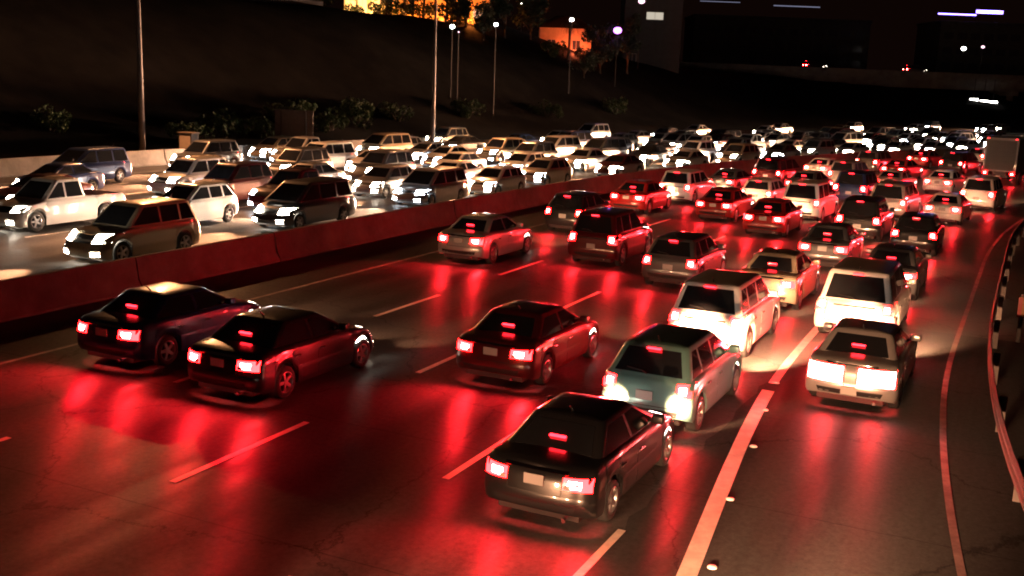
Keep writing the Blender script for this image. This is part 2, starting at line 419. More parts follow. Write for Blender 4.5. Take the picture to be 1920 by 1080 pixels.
class Shell:
    """lower body of a car: outline in plan, levels from sill to deck"""
    def __init__(s, v):
        s.v = v; L, hw = v['L'], v['W'] / 2
        cr, cf = v.get('cr', .30), v.get('cf', .75); n = v.get('n', 2.7)
        th = [pi / 2 * i / 9 for i in range(10)]
        rear = [(cr * (1 - cos(t) ** (2 / n)), hw * sin(t) ** (2 / n)) for t in th]
        front = [(L - cf * (1 - cos(t) ** (2 / n)), hw * sin(t) ** (2 / n)) for t in reversed(th)]
        ra = v['wr'] + .055; xs = set()
        for xw in (v['xr'], v['xf']):
            for i in range(9):
                xs.add(round(xw - ra * cos(pi * i / 8), 4))
            xs.add(round(xw - ra - .012, 4)); xs.add(round(xw + ra + .012, 4))
        for i in range(1, 12): xs.add(round(cr + (L - cf - cr) * i / 12, 4))
        mid = [(x, None) for x in sorted(xs)]
        # drop mid stations into the outline, keeping x order
        full = rear + [(x, hw) for x, _ in mid if cr + .02 < x < L - cf - .02] + front
        extra = [x for x, _ in mid if not (cr + .02 < x < L - cf - .02)]
        for x in extra:
            if x <= cr + .02: c = (cr - x) / cr; y = hw * (max(0, 1 - max(0, c) ** n)) ** (1 / n)
            else: c = (x - (L - cf)) / cf; y = hw * (max(0, 1 - max(0, min(1, c)) ** n)) ** (1 / n)
            full.append((x, y))
        full.sort(key=lambda p: (p[0], p[1] if p[0] < L / 2 else -p[1]))
        s.o = full; s.hw = hw; s.L = L
        s.lev = v.get('lev') or [(0, .95, .06, .07), (.10, .985, .02, .03), (.28, 1.0, .0, .0), (.45, 1.0, .015, .03), (.50, .988, .03, .05), (.72, .992, .045, .12),
                 (.88, .968, .075, .22), (.96, .935, .11, .30), (1.0, .885, .16, .36)]
    def zb(s, x):
        v = s.v; b = interp(x, [(0, .34), (.25, .26), (.6, .21), (s.L - .7, .2), (s.L - .2, .22), (s.L, .28)])
        ra = v['wr'] + .055
        for xw in (v['xr'], v['xf']):
            d = abs(x - xw)
            if d < ra: b = max(b, v['wr'] + math.sqrt(max(0, ra * ra - d * d)))
        return b
    def zt(s, x): return interp(x, s.v['top'])
    def pt(s, i, k, frac=None):
        x, y = s.o[i]; f, sy, ir, if_ = s.lev[k]
        b, t = s.zb(x), s.zt(x)
        L = s.L; half = L / 2
        xx = x + ir * max(0, 1 - x / half) ** 2 if x < half else x - if_ * max(0, (x - half) / half) ** 2
        return Vector((xx, y * sy, b + (t - b) * f))
    def build(s, m, parent, bed=None):
        bm = bmesh.new(); N, K = len(s.o), len(s.lev); g = {}
        for sd in (1, -1):
            for i in range(N):
                for k in range(K):
                    p = s.pt(i, k); g[sd, i, k] = bm.verts.new((p.x, p.y * sd, p.z))
            for i in range(N - 1):
                for k in range(K - 1): bm.faces.new((g[sd, i, k], g[sd, i + 1, k], g[sd, i + 1, k + 1], g[sd, i, k + 1]))
        C = 6; cap = []
        for i in range(N):
            a, b = g[1, i, K - 1].co, g[-1, i, K - 1].co; row = []
            for c in range(C + 1):
                if c == 0: row.append(g[1, i, K - 1]); continue
                if c == C: row.append(g[-1, i, K - 1]); continue
                t = c / C; q = a.lerp(b, t); u = 1 - (2 * t - 1) ** 2
                q.z += .035 * u * min(1, abs(a.y) / .5)
                if bed and bed[0] < q.x < bed[1]: q.z = bed[2]
                row.append(bm.verts.new(q))
            cap.append(row)
        for r0, r1 in zip(cap, cap[1:]):
            for c in range(C): bm.faces.new((r0[c], r0[c + 1], r1[c + 1], r1[c]))
        bmesh.ops.remove_doubles(bm, verts=bm.verts, dist=.0015)
        bmesh.ops.dissolve_degenerate(bm, edges=bm.edges, dist=.0005)
        return mesh_obj('body', bm, m, parent, 42)
    def surf(s, x, z, side, end=None):
        """point on the flank (end None), or at y=x on the rear/front end"""
        pass
    def rear_x(s, y, z, front=False):
        """x of the rear (front) surface at lateral y and height z"""
        best = None; N = len(s.o)
        idx = range(N // 2 - 1) if not front else range(N - 1, N // 2, -1)
        prev = None
        for i in idx:
            # the point of this outline station at height z
            x0, _ = s.o[i]; b, t = s.zb(x0), s.zt(x0); f = min(1, max(0, (z - b) / (t - b)))
            for k in range(len(s.lev) - 1):
                if s.lev[k][0] <= f <= s.lev[k + 1][0]: break
            a, c = s.pt(i, k), s.pt(i, k + 1); d = s.lev[k + 1][0] - s.lev[k][0]
            q = a.lerp(c, (f - s.lev[k][0]) / d)
            if prev is not None and prev.y <= abs(y) <= q.y + 1e-9:
                w = (abs(y) - prev.y) / max(1e-6, q.y - prev.y); return prev.x + (q.x - prev.x) * w
            prev = q
            if x0 > 1.2 and not front: break
        return prev.x
    def side_y(s, x, z):
        for i in range(len(s.o) - 1):
            if s.o[i][0] <= x <= s.o[i + 1][0] + 1e-9 and s.o[i + 1][0] > s.o[i][0]:
                x0 = s.o[i][0]; b, t = s.zb(x0), s.zt(x0); f = min(1, max(0, (z - b) / (t - b)))
                for k in range(len(s.lev) - 1):
                    if s.lev[k][0] <= f <= s.lev[k + 1][0]: break
                a, c = s.pt(i, k), s.pt(i, k + 1)
                return a.lerp(c, (f - s.lev[k][0]) / (s.lev[k + 1][0] - s.lev[k][0])).y
        return s.hw

def end_patch(sh, name, pts_yz, m, parent, off=.008, front=False, depth=.05, nu=4, nv=2):
    """panel on the rear/front end; pts_yz: corners bl, br, tr, tl in (y, z)"""
    bm = bmesh.new(); sg = 1 if front else -1
    (ya, za), (yb, zb_), (yc, zc), (yd, zd) = pts_yz; G = []; B = []
    for j in range(nv + 1):
        r = []; rb = []
        for i in range(nu + 1):
            u, w = i / nu, j / nv
            y = (ya + (yb - ya) * u) * (1 - w) + (yd + (yc - yd) * u) * w; z = (za + (zb_ - za) * u) * (1 - w) + (zd + (zc - zd) * u) * w
            x = sh.rear_x(y, z, front)
            r.append(bm.verts.new((x + sg * off, y, z))); rb.append(bm.verts.new((x - sg * depth, y, z)))
        G.append(r); B.append(rb)
    for j in range(nv):
        for i in range(nu): bm.faces.new((G[j][i], G[j][i + 1], G[j + 1][i + 1], G[j + 1][i]))
    rim = [(0, i) for i in range(nu + 1)] + [(j, nu) for j in range(1, nv + 1)] + [(nv, i) for i in range(nu - 1, -1, -1)] + [(j, 0) for j in range(nv - 1, 0, -1)]
    for (j, i), (j2, i2) in zip(rim, rim[1:] + rim[:1]): bm.faces.new((G[j][i], G[j2][i2], B[j2][i2], B[j][i]))
    return mesh_obj(name, bm, m, parent, 30)

def side_patch(sh, name, x0, x1, z0, z1, sd, m, parent, off=.004, nx=5, nz=4):
    bm = bmesh.new(); G = []; B = []
    for j in range(nz + 1):
        r = []; b = []
        for i in range(nx + 1):
            x = x0 + (x1 - x0) * i / nx; zlo = max(z0, sh.zb(x) + .02); z = zlo + (z1 - zlo) * j / nz
            y = sh.side_y(x, z)
            r.append(bm.verts.new((x, sd * (y + off), z))); b.append(bm.verts.new((x, sd * (y - .03), z)))
        G.append(r); B.append(b)
    for j in range(nz):
        for i in range(nx): bm.faces.new((G[j][i], G[j][i + 1], G[j + 1][i + 1], G[j + 1][i]))
    rim = [(0, i) for i in range(nx + 1)] + [(j, nx) for j in range(1, nz + 1)] + [(nz, i) for i in range(nx - 1, -1, -1)] + [(j, 0) for j in range(nz - 1, 0, -1)]
    for (j, i), (j2, i2) in zip(rim, rim[1:] + rim[:1]): bm.faces.new((G[j][i], G[j2][i2], B[j2][i2], B[j][i]))
    return mesh_obj(name, bm, m, parent, 30)

def slab(name, quad, nrm, m, parent, off=.006, depth=.03):
    """thin panel through corner points, pushed out along nrm"""
    bm = bmesh.new(); n = Vector(nrm).normalized()
    a = [bm.verts.new(Vector(p) + n * off) for p in quad]; b = [bm.verts.new(Vector(p) - n * depth) for p in quad]
    bm.faces.new(a); bm.faces.new(b[::-1]); k = len(a)
    for i in range(k): bm.faces.new((a[i], a[(i + 1) % k], b[(i + 1) % k], b[i]))
    return mesh_obj(name, bm, m, parent)

def build_cabin(v, m, parent):
    """v['cab'] = z0, z1, rear x (bottom, top), front x (bottom, top), half width (bottom, top)"""
    z0, z1, rb, rt, fb, ft, wb, wt = v['cab']
    bm = bmesh.new(); rings = []
    def ring(t, shrink=1.0, dz=0.0, r=.13):
        x0 = rb + (rt - rb) * t; x1 = fb + (ft - fb) * t; w = wb + (wt - wb) * t; cx = (x0 + x1) / 2
        h = rounded(x0, x1, w, r)
        pts = h + [(x, -y) for x, y in reversed(h[1:-1])]
        return [bm.verts.new((cx + (x - cx) * (1 - (1 - shrink) * .6), y * shrink, z0 + (z1 - z0) * t + dz)) for x, y in pts]
    rings = [ring(0), ring(.3), ring(.6), ring(.9), ring(1.0, .965, .012), ring(1.0, .90, .028), ring(1.0, .6, .05), ring(1.0, .25, .058)]
    n = len(rings[0])
    for a, b in zip(rings, rings[1:]):
        for k in range(n): bm.faces.new((a[k], a[(k + 1) % n], b[(k + 1) % n], b[k]))
    bm.faces.new(rings[-1])
    o = mesh_obj('roof', bm, m, parent, 50)
    def P(end, t, y):   # on rear or front face
        x = rb + (rt - rb) * t if end == 'r' else fb + (ft - fb) * t
        return Vector((x, y, z0 + (z1 - z0) * t))
    def S(t, x, sd):
        return Vector((x, sd * (wb + (wt - wb) * t), z0 + (z1 - z0) * t))
    def W(t): return wb + (wt - wb) * t - .14
    lo, hi = v.get('wlo', .08), .90
    for nm, e in (('rear_window', 'r'), ('windshield', 'f')):
        l0 = v.get('rwlo', lo) if e == 'r' else lo
        q = [P(e, l0, W(l0)), P(e, l0, -W(l0)), P(e, hi, -W(hi)), P(e, hi, W(hi))]
        nr = (q[1] - q[0]).cross(q[3] - q[0])
        if (nr.x > 0) != (e == 'f'): nr = -nr
        slab(nm, q, nr, MATS['glass'], parent)
    # side windows split by pillars
    def xr(t): return rb + (rt - rb) * t + .17
    def xf(t): return fb + (ft - fb) * t - .17
    for sd in (1, -1):
        cuts = v['pillars']
        edges = [None] + cuts + [None]
        for a, b in zip(edges, edges[1:]):
            x00 = xr(lo) if a is None else a + .045; x01 = xr(hi) if a is None else a + .045
            x10 = xf(lo) if b is None else b - .045; x11 = xf(hi) if b is None else b - .045
            if x11 < x01 + .05: x11 = x01 + .05
            q = [S(lo, x00, sd), S(lo, x10, sd), S(hi, x11, sd), S(hi, x01, sd)]
            nr = (q[1] - q[0]).cross(q[3] - q[0])
            if nr.y * sd < 0: nr = -nr
            slab('side_window', q, nr, MATS['glass'], parent)
    return o

WHEEL = {}
def wheel_meshes(r, w):
    if (r, w) in WHEEL: return WHEEL[r, w]
    def lathe(prof, n=24):
        bm = bmesh.new(); rings = []
        for y, rr in prof: rings.append([bm.verts.new((rr * cos(2 * pi * k / n), y, rr * sin(2 * pi * k / n))) for k in range(n)])
        for a, b in zip(rings, rings[1:]):
            for k in range(n): bm.faces.new((a[k], a[(k + 1) % n], b[(k + 1) % n], b[k]))
        return bm, rings
    bm, rg = lathe([(-w / 2, r * .66), (-w / 2 - .004, r * .8), (-w / 2 + .01, r * .93), (-w / 2 + .04, r), (w / 2 - .04, r), (w / 2 - .01, r * .93), (w / 2 + .004, r * .8), (w / 2, r * .66), (w / 2 - .05, r * .64)])
    bm.faces.new(rg[0])
    t = mesh_obj('wheel', bm, MATS['rubber'], None, 40)
    bm, rg = lathe([(w / 2 - .004, r * .66), (w / 2 + .002, r * .62), (w / 2 - .02, r * .57), (w / 2 - .07, r * .55)])
    for k in range(5):
        a = 2 * pi * k / 5
        q = [(r * .12, -.04), (r * .6, -.028), (r * .6, .028), (r * .12, .04)]
        vs = []; vb = []
        for (x, z) in q:
            X, Z = x * cos(a) - z * sin(a), x * sin(a) + z * cos(a)
            vs.append(bm.verts.new((X, w / 2 - .012, Z))); vb.append(bm.verts.new((X, w / 2 - .045, Z)))
        bm.faces.new(vs); bm.faces.new(vb[::-1])
        for i in range(4): bm.faces.new((vs[i], vs[(i + 1) % 4], vb[(i + 1) % 4], vb[i]))
    hub = [bm.verts.new((r * .17 * cos(2 * pi * k / 12), w / 2 - .005, r * .17 * sin(2 * pi * k / 12))) for k in range(12)]
    bm.faces.new(hub)
    hb = [bm.verts.new((r * .17 * cos(2 * pi * k / 12), w / 2 - .05, r * .17 * sin(2 * pi * k / 12))) for k in range(12)]
    for k in range(12): bm.faces.new((hub[k], hub[(k + 1) % 12], hb[(k + 1) % 12], hb[k]))
    rim = mesh_obj('rim', bm, MATS['alloy'], None, 30)
    WHEEL[r, w] = (t.data, rim.data)
    bpy.data.objects.remove(t); bpy.data.objects.remove(rim)
    return WHEEL[r, w]

def add_wheels(v, root):
    tm, rm = wheel_meshes(v['wr'], .21)
    for xw in (v['xr'], v['xf']):
        for sd in (1, -1):
            w = bpy.data.objects.new('wheel', tm); col.objects.link(w); w.parent = root
            w.location = (xw, sd * (v['W'] / 2 - .12), v['wr']); w.rotation_euler = (0, 0, 0 if sd > 0 else pi)
            r = bpy.data.objects.new('rim', rm); col.objects.link(r); r.parent = w

BEAMS = {}
def beam(root, x, y, z, warm=True, power=1.0):
    key = (warm, power)
    if key not in BEAMS:
        l = bpy.data.lights.new('headlight_beam', 'SPOT'); l.energy = BEAM * power; l.spot_size = radians(54); l.spot_blend = .85
        l.shadow_soft_size = .07; l.color = (1, .45, .22) if warm else (1, .60, .38)
        BEAMS[key] = l
    o = bpy.data.objects.new('headlight_beam', BEAMS[key]); col.objects.link(o); o.parent = root
    o.location = (x, y, z); o.rotation_euler = (0, -pi / 2 + radians(8.0), 0)   # the spot's -Z turned to +X, dipped
    return o

def tail_beam(root, y, z):
    if 'tail' not in BEAMS:
        l = bpy.data.lights.new('tail_light_beam', 'SPOT'); l.energy = GLOW; l.spot_size = radians(150); l.spot_blend = 1.0
        l.shadow_soft_size = .09; l.color = (1, .012, .02); BEAMS['tail'] = l
    o = bpy.data.objects.new('tail_light_beam', BEAMS['tail']); col.objects.link(o); o.parent = root
    o.location = (-.06, y, z); o.rotation_euler = (0, pi / 2 - radians(12.0), 0)   # -Z turned to -X, dipped

def make_car(kind, v):
    root = empty(kind.split('__')[0]); kind = root.name.split('.')[0]
    sh = Shell(v); P = PAINT['grey']
    sh.build(P, root, v.get('bed'))
    build_cabin(v, P, root)
    L, hw = v['L'], v['W'] / 2
    bm = bmesh.new(); box(bm, .25, L - .3, -hw + .26, hw - .26, .18, .72); box(bm, v['xr'] + v['wr'] + .12, v['xf'] - v['wr'] - .12, -hw + .1, hw - .1, .2, .5)
    mesh_obj('chassis', bm, MATS['cabin_dark'], root)
    add_wheels(v, root)
    # rear
    for sd in (1, -1):
        ty0, ty1, tz0, tz1 = v['tail']
        q = [(sd * ty0, tz0 + .02), (sd * ty1, tz0), (sd * ty1, tz1), (sd * ty0, tz1 - .01)]
        t = end_patch(sh, 'tail_light', q, MATS['tail_red'], root, .012)
        ym = ty0 + (ty1 - ty0) * .42; zc = (tz0 + tz1) / 2; hy = (ty1 - ty0) * .24; hz = (tz1 - tz0) * .26
        if v.get('core'): ym = (ty0 + ty1) / 2; hy = (ty1 - ty0) * .47; hz = (tz1 - tz0) * .43  # glowing part widened to imitate glare on the rear
        end_patch(sh, 'bulb', [(sd * (ym - hy), zc - hz), (sd * (ym + hy), zc - hz), (sd * (ym + hy), zc + hz), (sd * (ym - hy), zc + hz)], MATS['tail_core'], t, .020 if v.get('core') else .016, nu=6 if v.get('core') else 2, nv=3 if v.get('core') else 1)
        q = [(sd * (ty0 + .02), tz0 + .03), (sd * (ty0 + .11), tz0 + .025), (sd * (ty0 + .11), tz0 + .085), (sd * (ty0 + .02), tz0 + .085)]
        if not v.get('core'): end_patch(sh, 'reverse_lens', q, MATS['plate'], t, .017, nu=1, nv=1)
    sw = v['tail'][0] - .012 if kind == 'sedan' else v['tail'][0] + .02; sb = v.get('seam', .60)
    for (a, b, c, d) in ((-sw, -sw + .012, sb, v['tail'][3] - .02), (sw - .012, sw, sb, v['tail'][3] - .02), (-sw + .012, sw - .012, sb, sb + .012)):
        end_patch(sh, 'lid_seam', [(a, c), (b, c), (b, d), (a, d)], MATS['black_plastic'], root, .0035, nu=8 if b - a > .1 else 1, nv=3)
    pz = v['plate']
    x = min(sh.rear_x(0, pz - .08), sh.rear_x(0, pz + .08), sh.rear_x(.17, pz))
    bm = bmesh.new(); box(bm, x - .014, x + .01, -.155, .155, pz - .08, pz + .08, .004); mesh_obj('license_plate', bm, MATS['plate'], root)
    end_patch(sh, 'bumper_trim', [(-.60, .37), (.60, .37), (.64, .47), (-.64, .47)], MATS['black_plastic'], root, .006, nu=10)
    bz = v.get('trim')
    if bz: end_patch(sh, 'trunk_trim', [(-.5, bz), (.5, bz), (.5, bz + .035), (-.5, bz + .035)], MATS['chrome'], root, .012, nu=8)
    if kind in ('hatchback', 'suv', 'minivan'):
        z0, z1, rb, rt = v['cab'][:4]
        def rx(z): return rb + (rt - rb) * (z - z0) / (z1 - z0) - .025
        bm = bmesh.new(); tube(bm, [(rx(z0 + .06), .02, z0 + .06), (rx(z0 + .1), .12, z0 + .1), (rx(z0 + .13), .42, z0 + .13)], .011, 6); mesh_obj('wiper', bm, MATS['black_plastic'], root)
    if kind != 'pickup_truck':
        cb = v['cab']; bm = bmesh.new(); ax = cb[3] + .22; tube(bm, [(ax, 0, cb[1] + .04), (ax - .1, 0, cb[1] + .14), (ax - .16, 0, cb[1] + .17)], [.02, .012, .006], 6); mesh_obj('antenna', bm, MATS['black_plastic'], root)
    if v.get('high_brake'):
        hx, hz = v['high_brake']
        bm = bmesh.new(); box(bm, hx - .02, hx + .04, -.13, .13, hz - .014, hz + .014, .005); mesh_obj('brake_light', bm, MATS['tail_dim'], root)
    bm = bmesh.new(); tube(bm, [(.0, -hw * .55, .27), (.35, -hw * .55, .27)], .035, 10); mesh_obj('exhaust_pipe', bm, MATS['chrome'], root)
    # front
    for sd in (1, -1):
        y0, y1, z0, z1 = v['head']
        h = end_patch(sh, 'headlight', [(sd * y0, z0), (sd * y1, z0 + .03), (sd * y1, z1), (sd * y0, z1 - .03)], MATS['head_lens'], root, .012, True, nu=5, nv=1)
        fz = .335
        end_patch(sh, 'fog_light', [(sd * .48, fz - .01), (sd * .76, fz), (sd * .76, fz + .13), (sd * .48, fz + .12)], MATS['head_lens'], root, .014, True, nu=3, nv=1)  # added glow below the headlight, makes the oncoming band brighter
    end_patch(sh, 'grille', [(-.42, v['head'][2] - .02), (.42, v['head'][2] - .02), (.48, v['head'][3] - .05), (-.48, v['head'][3] - .05)], MATS['black_plastic'], root, .008, True, nu=8)
    end_patch(sh, 'air_intake', [(-.46, .29), (.46, .29), (.42, .42), (-.42, .42)], MATS['black_plastic'], root, .008, True, nu=8)
    # doors with handles, mirrors
    dx = v['doors']; zc = min(sh.zt(a) for a in dx) - .06
    for sd in (1, -1):
        for a, b in zip(dx, dx[1:]):
            d = side_patch(sh, 'door', a + .008, b - .008, .30, zc, sd, P, root)
            hx = a + .14; y = sh.side_y(hx, zc - .13)
            bm = bmesh.new(); box(bm, hx - .09, hx + .09, sd * (y + .018) - .012, sd * (y + .018) + .012, zc - .145, zc - .115, .006); mesh_obj('door_handle', bm, MATS['chrome'], d)
        mx = v['cab'][4] - .42; my = sd * (v['cab'][6] + .13)
        bm = bmesh.new(); box(bm, mx - .09, mx + .07, my - .10, my + .10, v['cab'][0] + .04, v['cab'][0] + .19, .035, 3)
        box(bm, mx - .03, mx + .03, my - sd * .1 - .06, my - sd * .1 + .06, v['cab'][0] + .03, v['cab'][0] + .08, .01)
        mesh_obj('side_mirror', bm, P, root, 35)
    return root

SPECS = {
 'sedan': dict(L=4.55, W=1.80, wr=.325, xr=.98, xf=3.66, cr=.34, cf=.85,
    top=[(0, .96), (.2, 1.0), (.6, 1.035), (1.0, 1.03), (3.1, .98), (3.5, .94), (4.1, .84), (4.4, .75), (4.55, .70)],
    cab=(.97, 1.40, .55, 1.22, 3.30, 2.48, .80, .60), pillars=[1.98], rwlo=.2, tail=(.44, .845, .70, .90), plate=.80, trim=.925, head=(.36, .88, .58, .80), doors=[1.18, 2.02, 2.98], high_brake=(.86, 1.21)),
 'hatchback': dict(L=4.15, W=1.76, wr=.32, xr=.72, xf=3.28, cr=.26, cf=.8, n=3.2,
    top=[(0, 1.0), (.3, 1.02), (1.0, 1.01), (2.8, .99), (3.2, .94), (3.8, .84), (4.15, .70)],
    cab=(.98, 1.47, .14, .52, 3.08, 2.25, .80, .62), pillars=[.95, 1.72], rwlo=.12, tail=(.58, .84, .72, .96), plate=.70, seam=.52, head=(.38, .86, .58, .82), doors=[.98, 1.75, 2.72], high_brake=(.42, 1.44)),
 'suv': dict(L=4.6, W=1.88, wr=.37, xr=.86, xf=3.66, cr=.22, cf=.7, n=3.4,
    top=[(0, 1.10), (.3, 1.13), (1.5, 1.12), (3.0, 1.09), (3.4, 1.06), (4.2, .98), (4.6, .86)],
    cab=(1.10, 1.72, .14, .40, 3.35, 2.60, .85, .69), pillars=[.98, 1.88], rwlo=.06, tail=(.62, .90, .80, 1.08), plate=.70, seam=.52, trim=.94, head=(.44, .92, .72, .99), doors=[1.05, 1.92, 2.98], high_brake=(.31, 1.69)),
 'minivan': dict(L=4.9, W=1.94, wr=.34, xr=1.0, xf=3.98, cr=.22, cf=.8, n=3.4,
    top=[(0, 1.05), (.3, 1.08), (1.5, 1.08), (3.5, 1.03), (3.9, .98), (4.5, .85), (4.9, .72)],
    cab=(1.05, 1.74, .12, .34, 4.02, 2.95, .88, .72), pillars=[1.35, 2.45], rwlo=.06, tail=(.68, .93, .78, 1.04), plate=.72, seam=.54, trim=.92, head=(.44, .95, .64, .89), doors=[1.38, 2.48, 3.50], high_brake=(.27, 1.71)),
 'pickup_truck': dict(L=5.4, W=1.92, wr=.38, xr=1.15, xf=4.45, cr=.14, cf=.6, n=4.0,
    top=[(0, 1.10), (.2, 1.12), (2.0, 1.12), (3.6, 1.12), (4.0, 1.09), (4.9, 1.02), (5.4, .90)],
    cab=(1.11, 1.78, 2.0, 2.12, 4.05, 3.30, .86, .70), pillars=[2.98], bed=(.12, 1.92, .72), tail=(.74, .93, .78, 1.08), plate=.58, head=(.54, .935, .76, .98), doors=[2.10, 2.98, 3.90], high_brake=(2.06, 1.75)),
}
SPECS['sedan__wide'] = dict(SPECS['sedan'], tail=(.13, .85, .58, .935), plate=.46, trim=.945, seam=.54, core=1.0)  # tail lamps enlarged, their added glow stands in for a blown-out rear
PROTO = {k: make_car(k, v) for k, v in SPECS.items()}

def make_box_truck():
    root = empty('box_truck'); P = PAINT['white']
    W = 2.3; L = 7.2
    bm = bmesh.new(); box(bm, .1, 5.0, -1.15, 1.15, .95, 3.35, .04); mesh_obj('cargo_box', bm, P, root)
    bm = bmesh.new(); box(bm, .06, .098, -1.0, 1.0, 1.05, 3.15, .01)
    for i in range(6): box(bm, .045, .0605, -.98, .98, 1.1 + i * .34, 1.38 + i * .34, .006)
    mesh_obj('rear_door', bm, MATS['black_plastic'], root)
    bm = bmesh.new(); box(bm, .2, 6.9, -.45, .45, .55, .93, .02); box(bm, .0, .16, -1.1, 1.1, .55, .72, .02); mesh_obj('chassis', bm, MATS['black_plastic'], root)
    prof = [(5.1, .5), (7.15, .5), (7.2, .75), (7.12, 1.25), (6.75, 1.35), (6.15, 2.3), (5.9, 2.42), (5.1, 2.42)]
    bm = bmesh.new()
    a = [bm.verts.new((x, -1.0 + (.12 if z > 1.4 else 0), z)) for x, z in prof]; b = [bm.verts.new((x, 1.0 - (.12 if z > 1.4 else 0), z)) for x, z in prof]
    bm.faces.new(a); bm.faces.new(b[::-1]); n = len(prof)
    for i in range(n): bm.faces.new((a[i], a[(i + 1) % n], b[(i + 1) % n], b[i]))
    bmesh.ops.bevel(bm, geom=list(bm.edges), offset=.04, segments=2, affect='EDGES')
    mesh_obj('cab', bm, P, root, 35)
    slab('windshield', [(6.70, -.78, 1.45), (6.70, .78, 1.45), (6.20, .74, 2.24), (6.20, -.74, 2.24)], (.85, 0, .5), MATS['glass'], root, .02)
    for sd in (1, -1):
        slab('side_window', [(5.35, sd * .93, 1.4), (6.6, sd * .93, 1.4), (6.15, sd * .88, 2.2), (5.35, sd * .88, 2.2)], (0, sd, .06), MATS['glass'], root, .03)
        bm = bmesh.new(); box(bm, -.02, .03, sd * .92 - .14, sd * .92 + .14, .74, .90, .01); t = mesh_obj('tail_light', bm, MATS['tail_red'], root)
        bm = bmesh.new(); box(bm, -.03, -.0, sd * .92 - .05, sd * .92 + .05, .78, .86, .005); mesh_obj('bulb', bm, MATS['tail_core'], t)
        bm = bmesh.new(); box(bm, 7.15, 7.22, sd * .75 - .14, sd * .75 + .14, .80, 1.0, .01); mesh_obj('headlight', bm, MATS['head_lens'], root)
        for y in (.95, ):
            bm = bmesh.new(); box(bm, .085, .12, sd * y - .05, sd * y + .05, 3.24, 3.29, .004); mesh_obj('marker_light', bm, MATS['tail_dim'], root)
    bm = bmesh.new(); box(bm, 7.17, 7.215, -.5, .5, .8, 1.1, .01); mesh_obj('grille', bm, MATS['black_plastic'], root)
    bm = bmesh.new(); box(bm, -.016, -.002, -.155, .155, .56, .70, .004); mesh_obj('license_plate', bm, MATS['plate'], root)
    add_wheels(dict(wr=.42, xr=1.5, xf=6.1, W=2.25), root)
    return root
PROTO['box_truck'] = make_box_truck()
SPECS['box_truck'] = dict(L=7.2, W=2.3, head=(.6, .9, .8, 1.0), tail=(.8, 1, .74, .9))

vr = random.Random(21)
PAINTED = ('body', 'roof', 'door', 'side_mirror', 'cargo_box', 'cab')
def spawn(kind, colour, x, y, heading, z=0.0, facing=1, cool=False, lod=0, skip=(), beams=2, power=1.0, dim_tail=False):
    """copy a vehicle with its parts; (x, y) is the rear (facing 1: driving away) or the nose (facing -1: oncoming)"""
    src = PROTO[kind]; L = SPECS[kind]['L']
    r = src.copy(); col.objects.link(r)
    a = pi / 2 - heading
    if facing < 0:
        x, y = x + sin(heading) * L, y + cos(heading) * L
        a += pi
    r.location = (x, y, z); r.rotation_euler = (0, 0, a)
    if kind in ('sedan', 'suv', 'hatchback', 'minivan'): r.scale = (vr.uniform(.95, 1.03), vr.uniform(.97, 1.02), vr.uniform(.96, 1.06))
    for ch in src.children:
        nm = ch.name.split('.')[0]
        if nm in skip or nm == 'headlight_beam': continue
        if lod and nm in ('door', 'exhaust_pipe', 'side_mirror', 'bumper_trim', 'trunk_trim', 'air_intake'): continue
        c = ch.copy(); col.objects.link(c); c.parent = r
        if nm in PAINTED:
            c.material_slots[0].link = 'OBJECT'; c.material_slots[0].material = PAINT[colour]
        if nm in ('headlight', 'fog_light') and cool:
            c.material_slots[0].link = 'OBJECT'; c.material_slots[0].material = MATS['head_lens_cool']
        if facing > 0 and nm in ('headlight', 'fog_light'):
            c.material_slots[0].link = 'OBJECT'; c.material_slots[0].material = MATS['head_lens_low']
        if dim_tail and nm in ('tail_light', 'brake_light'):
            c.material_slots[0].link = 'OBJECT'; c.material_slots[0].material = MATS['tail_dim']
        for g in ch.children:
            if lod and g.name.startswith('rim') and lod > 1: continue
            if dim_tail and g.name.startswith('bulb'): continue
            d = g.copy(); col.objects.link(d); d.parent = c
    hd = SPECS[kind]['head']; hz = (hd[2] + hd[3]) / 2; hy = (hd[0] + hd[1]) / 2
    if beams == 2:
        for sd in (1, -1): beam(r, L + .05, sd * hy, hz, not cool, power)
    elif beams == 1: beam(r, L + .05, 0, hz, not cool, 2 * power)
    if facing > 0:
        tl = SPECS[kind]['tail']
        for sd in (1, -1): tail_beam(r, sd * (tl[0] + tl[1]) / 2, (tl[2] + tl[3]) / 2)
    return r

NAMES = {'sedan': 'sedan', 'hatchback': 'hatchback', 'suv': 'tall car', 'minivan': 'minivan', 'pickup_truck': 'pickup truck', 'box_truck': 'box truck'}
CATS = {'sedan': 'car', 'sedan__wide': 'car', 'hatchback': 'car', 'suv': 'car', 'minivan': 'van', 'pickup_truck': 'pickup truck', 'box_truck': 'truck'}

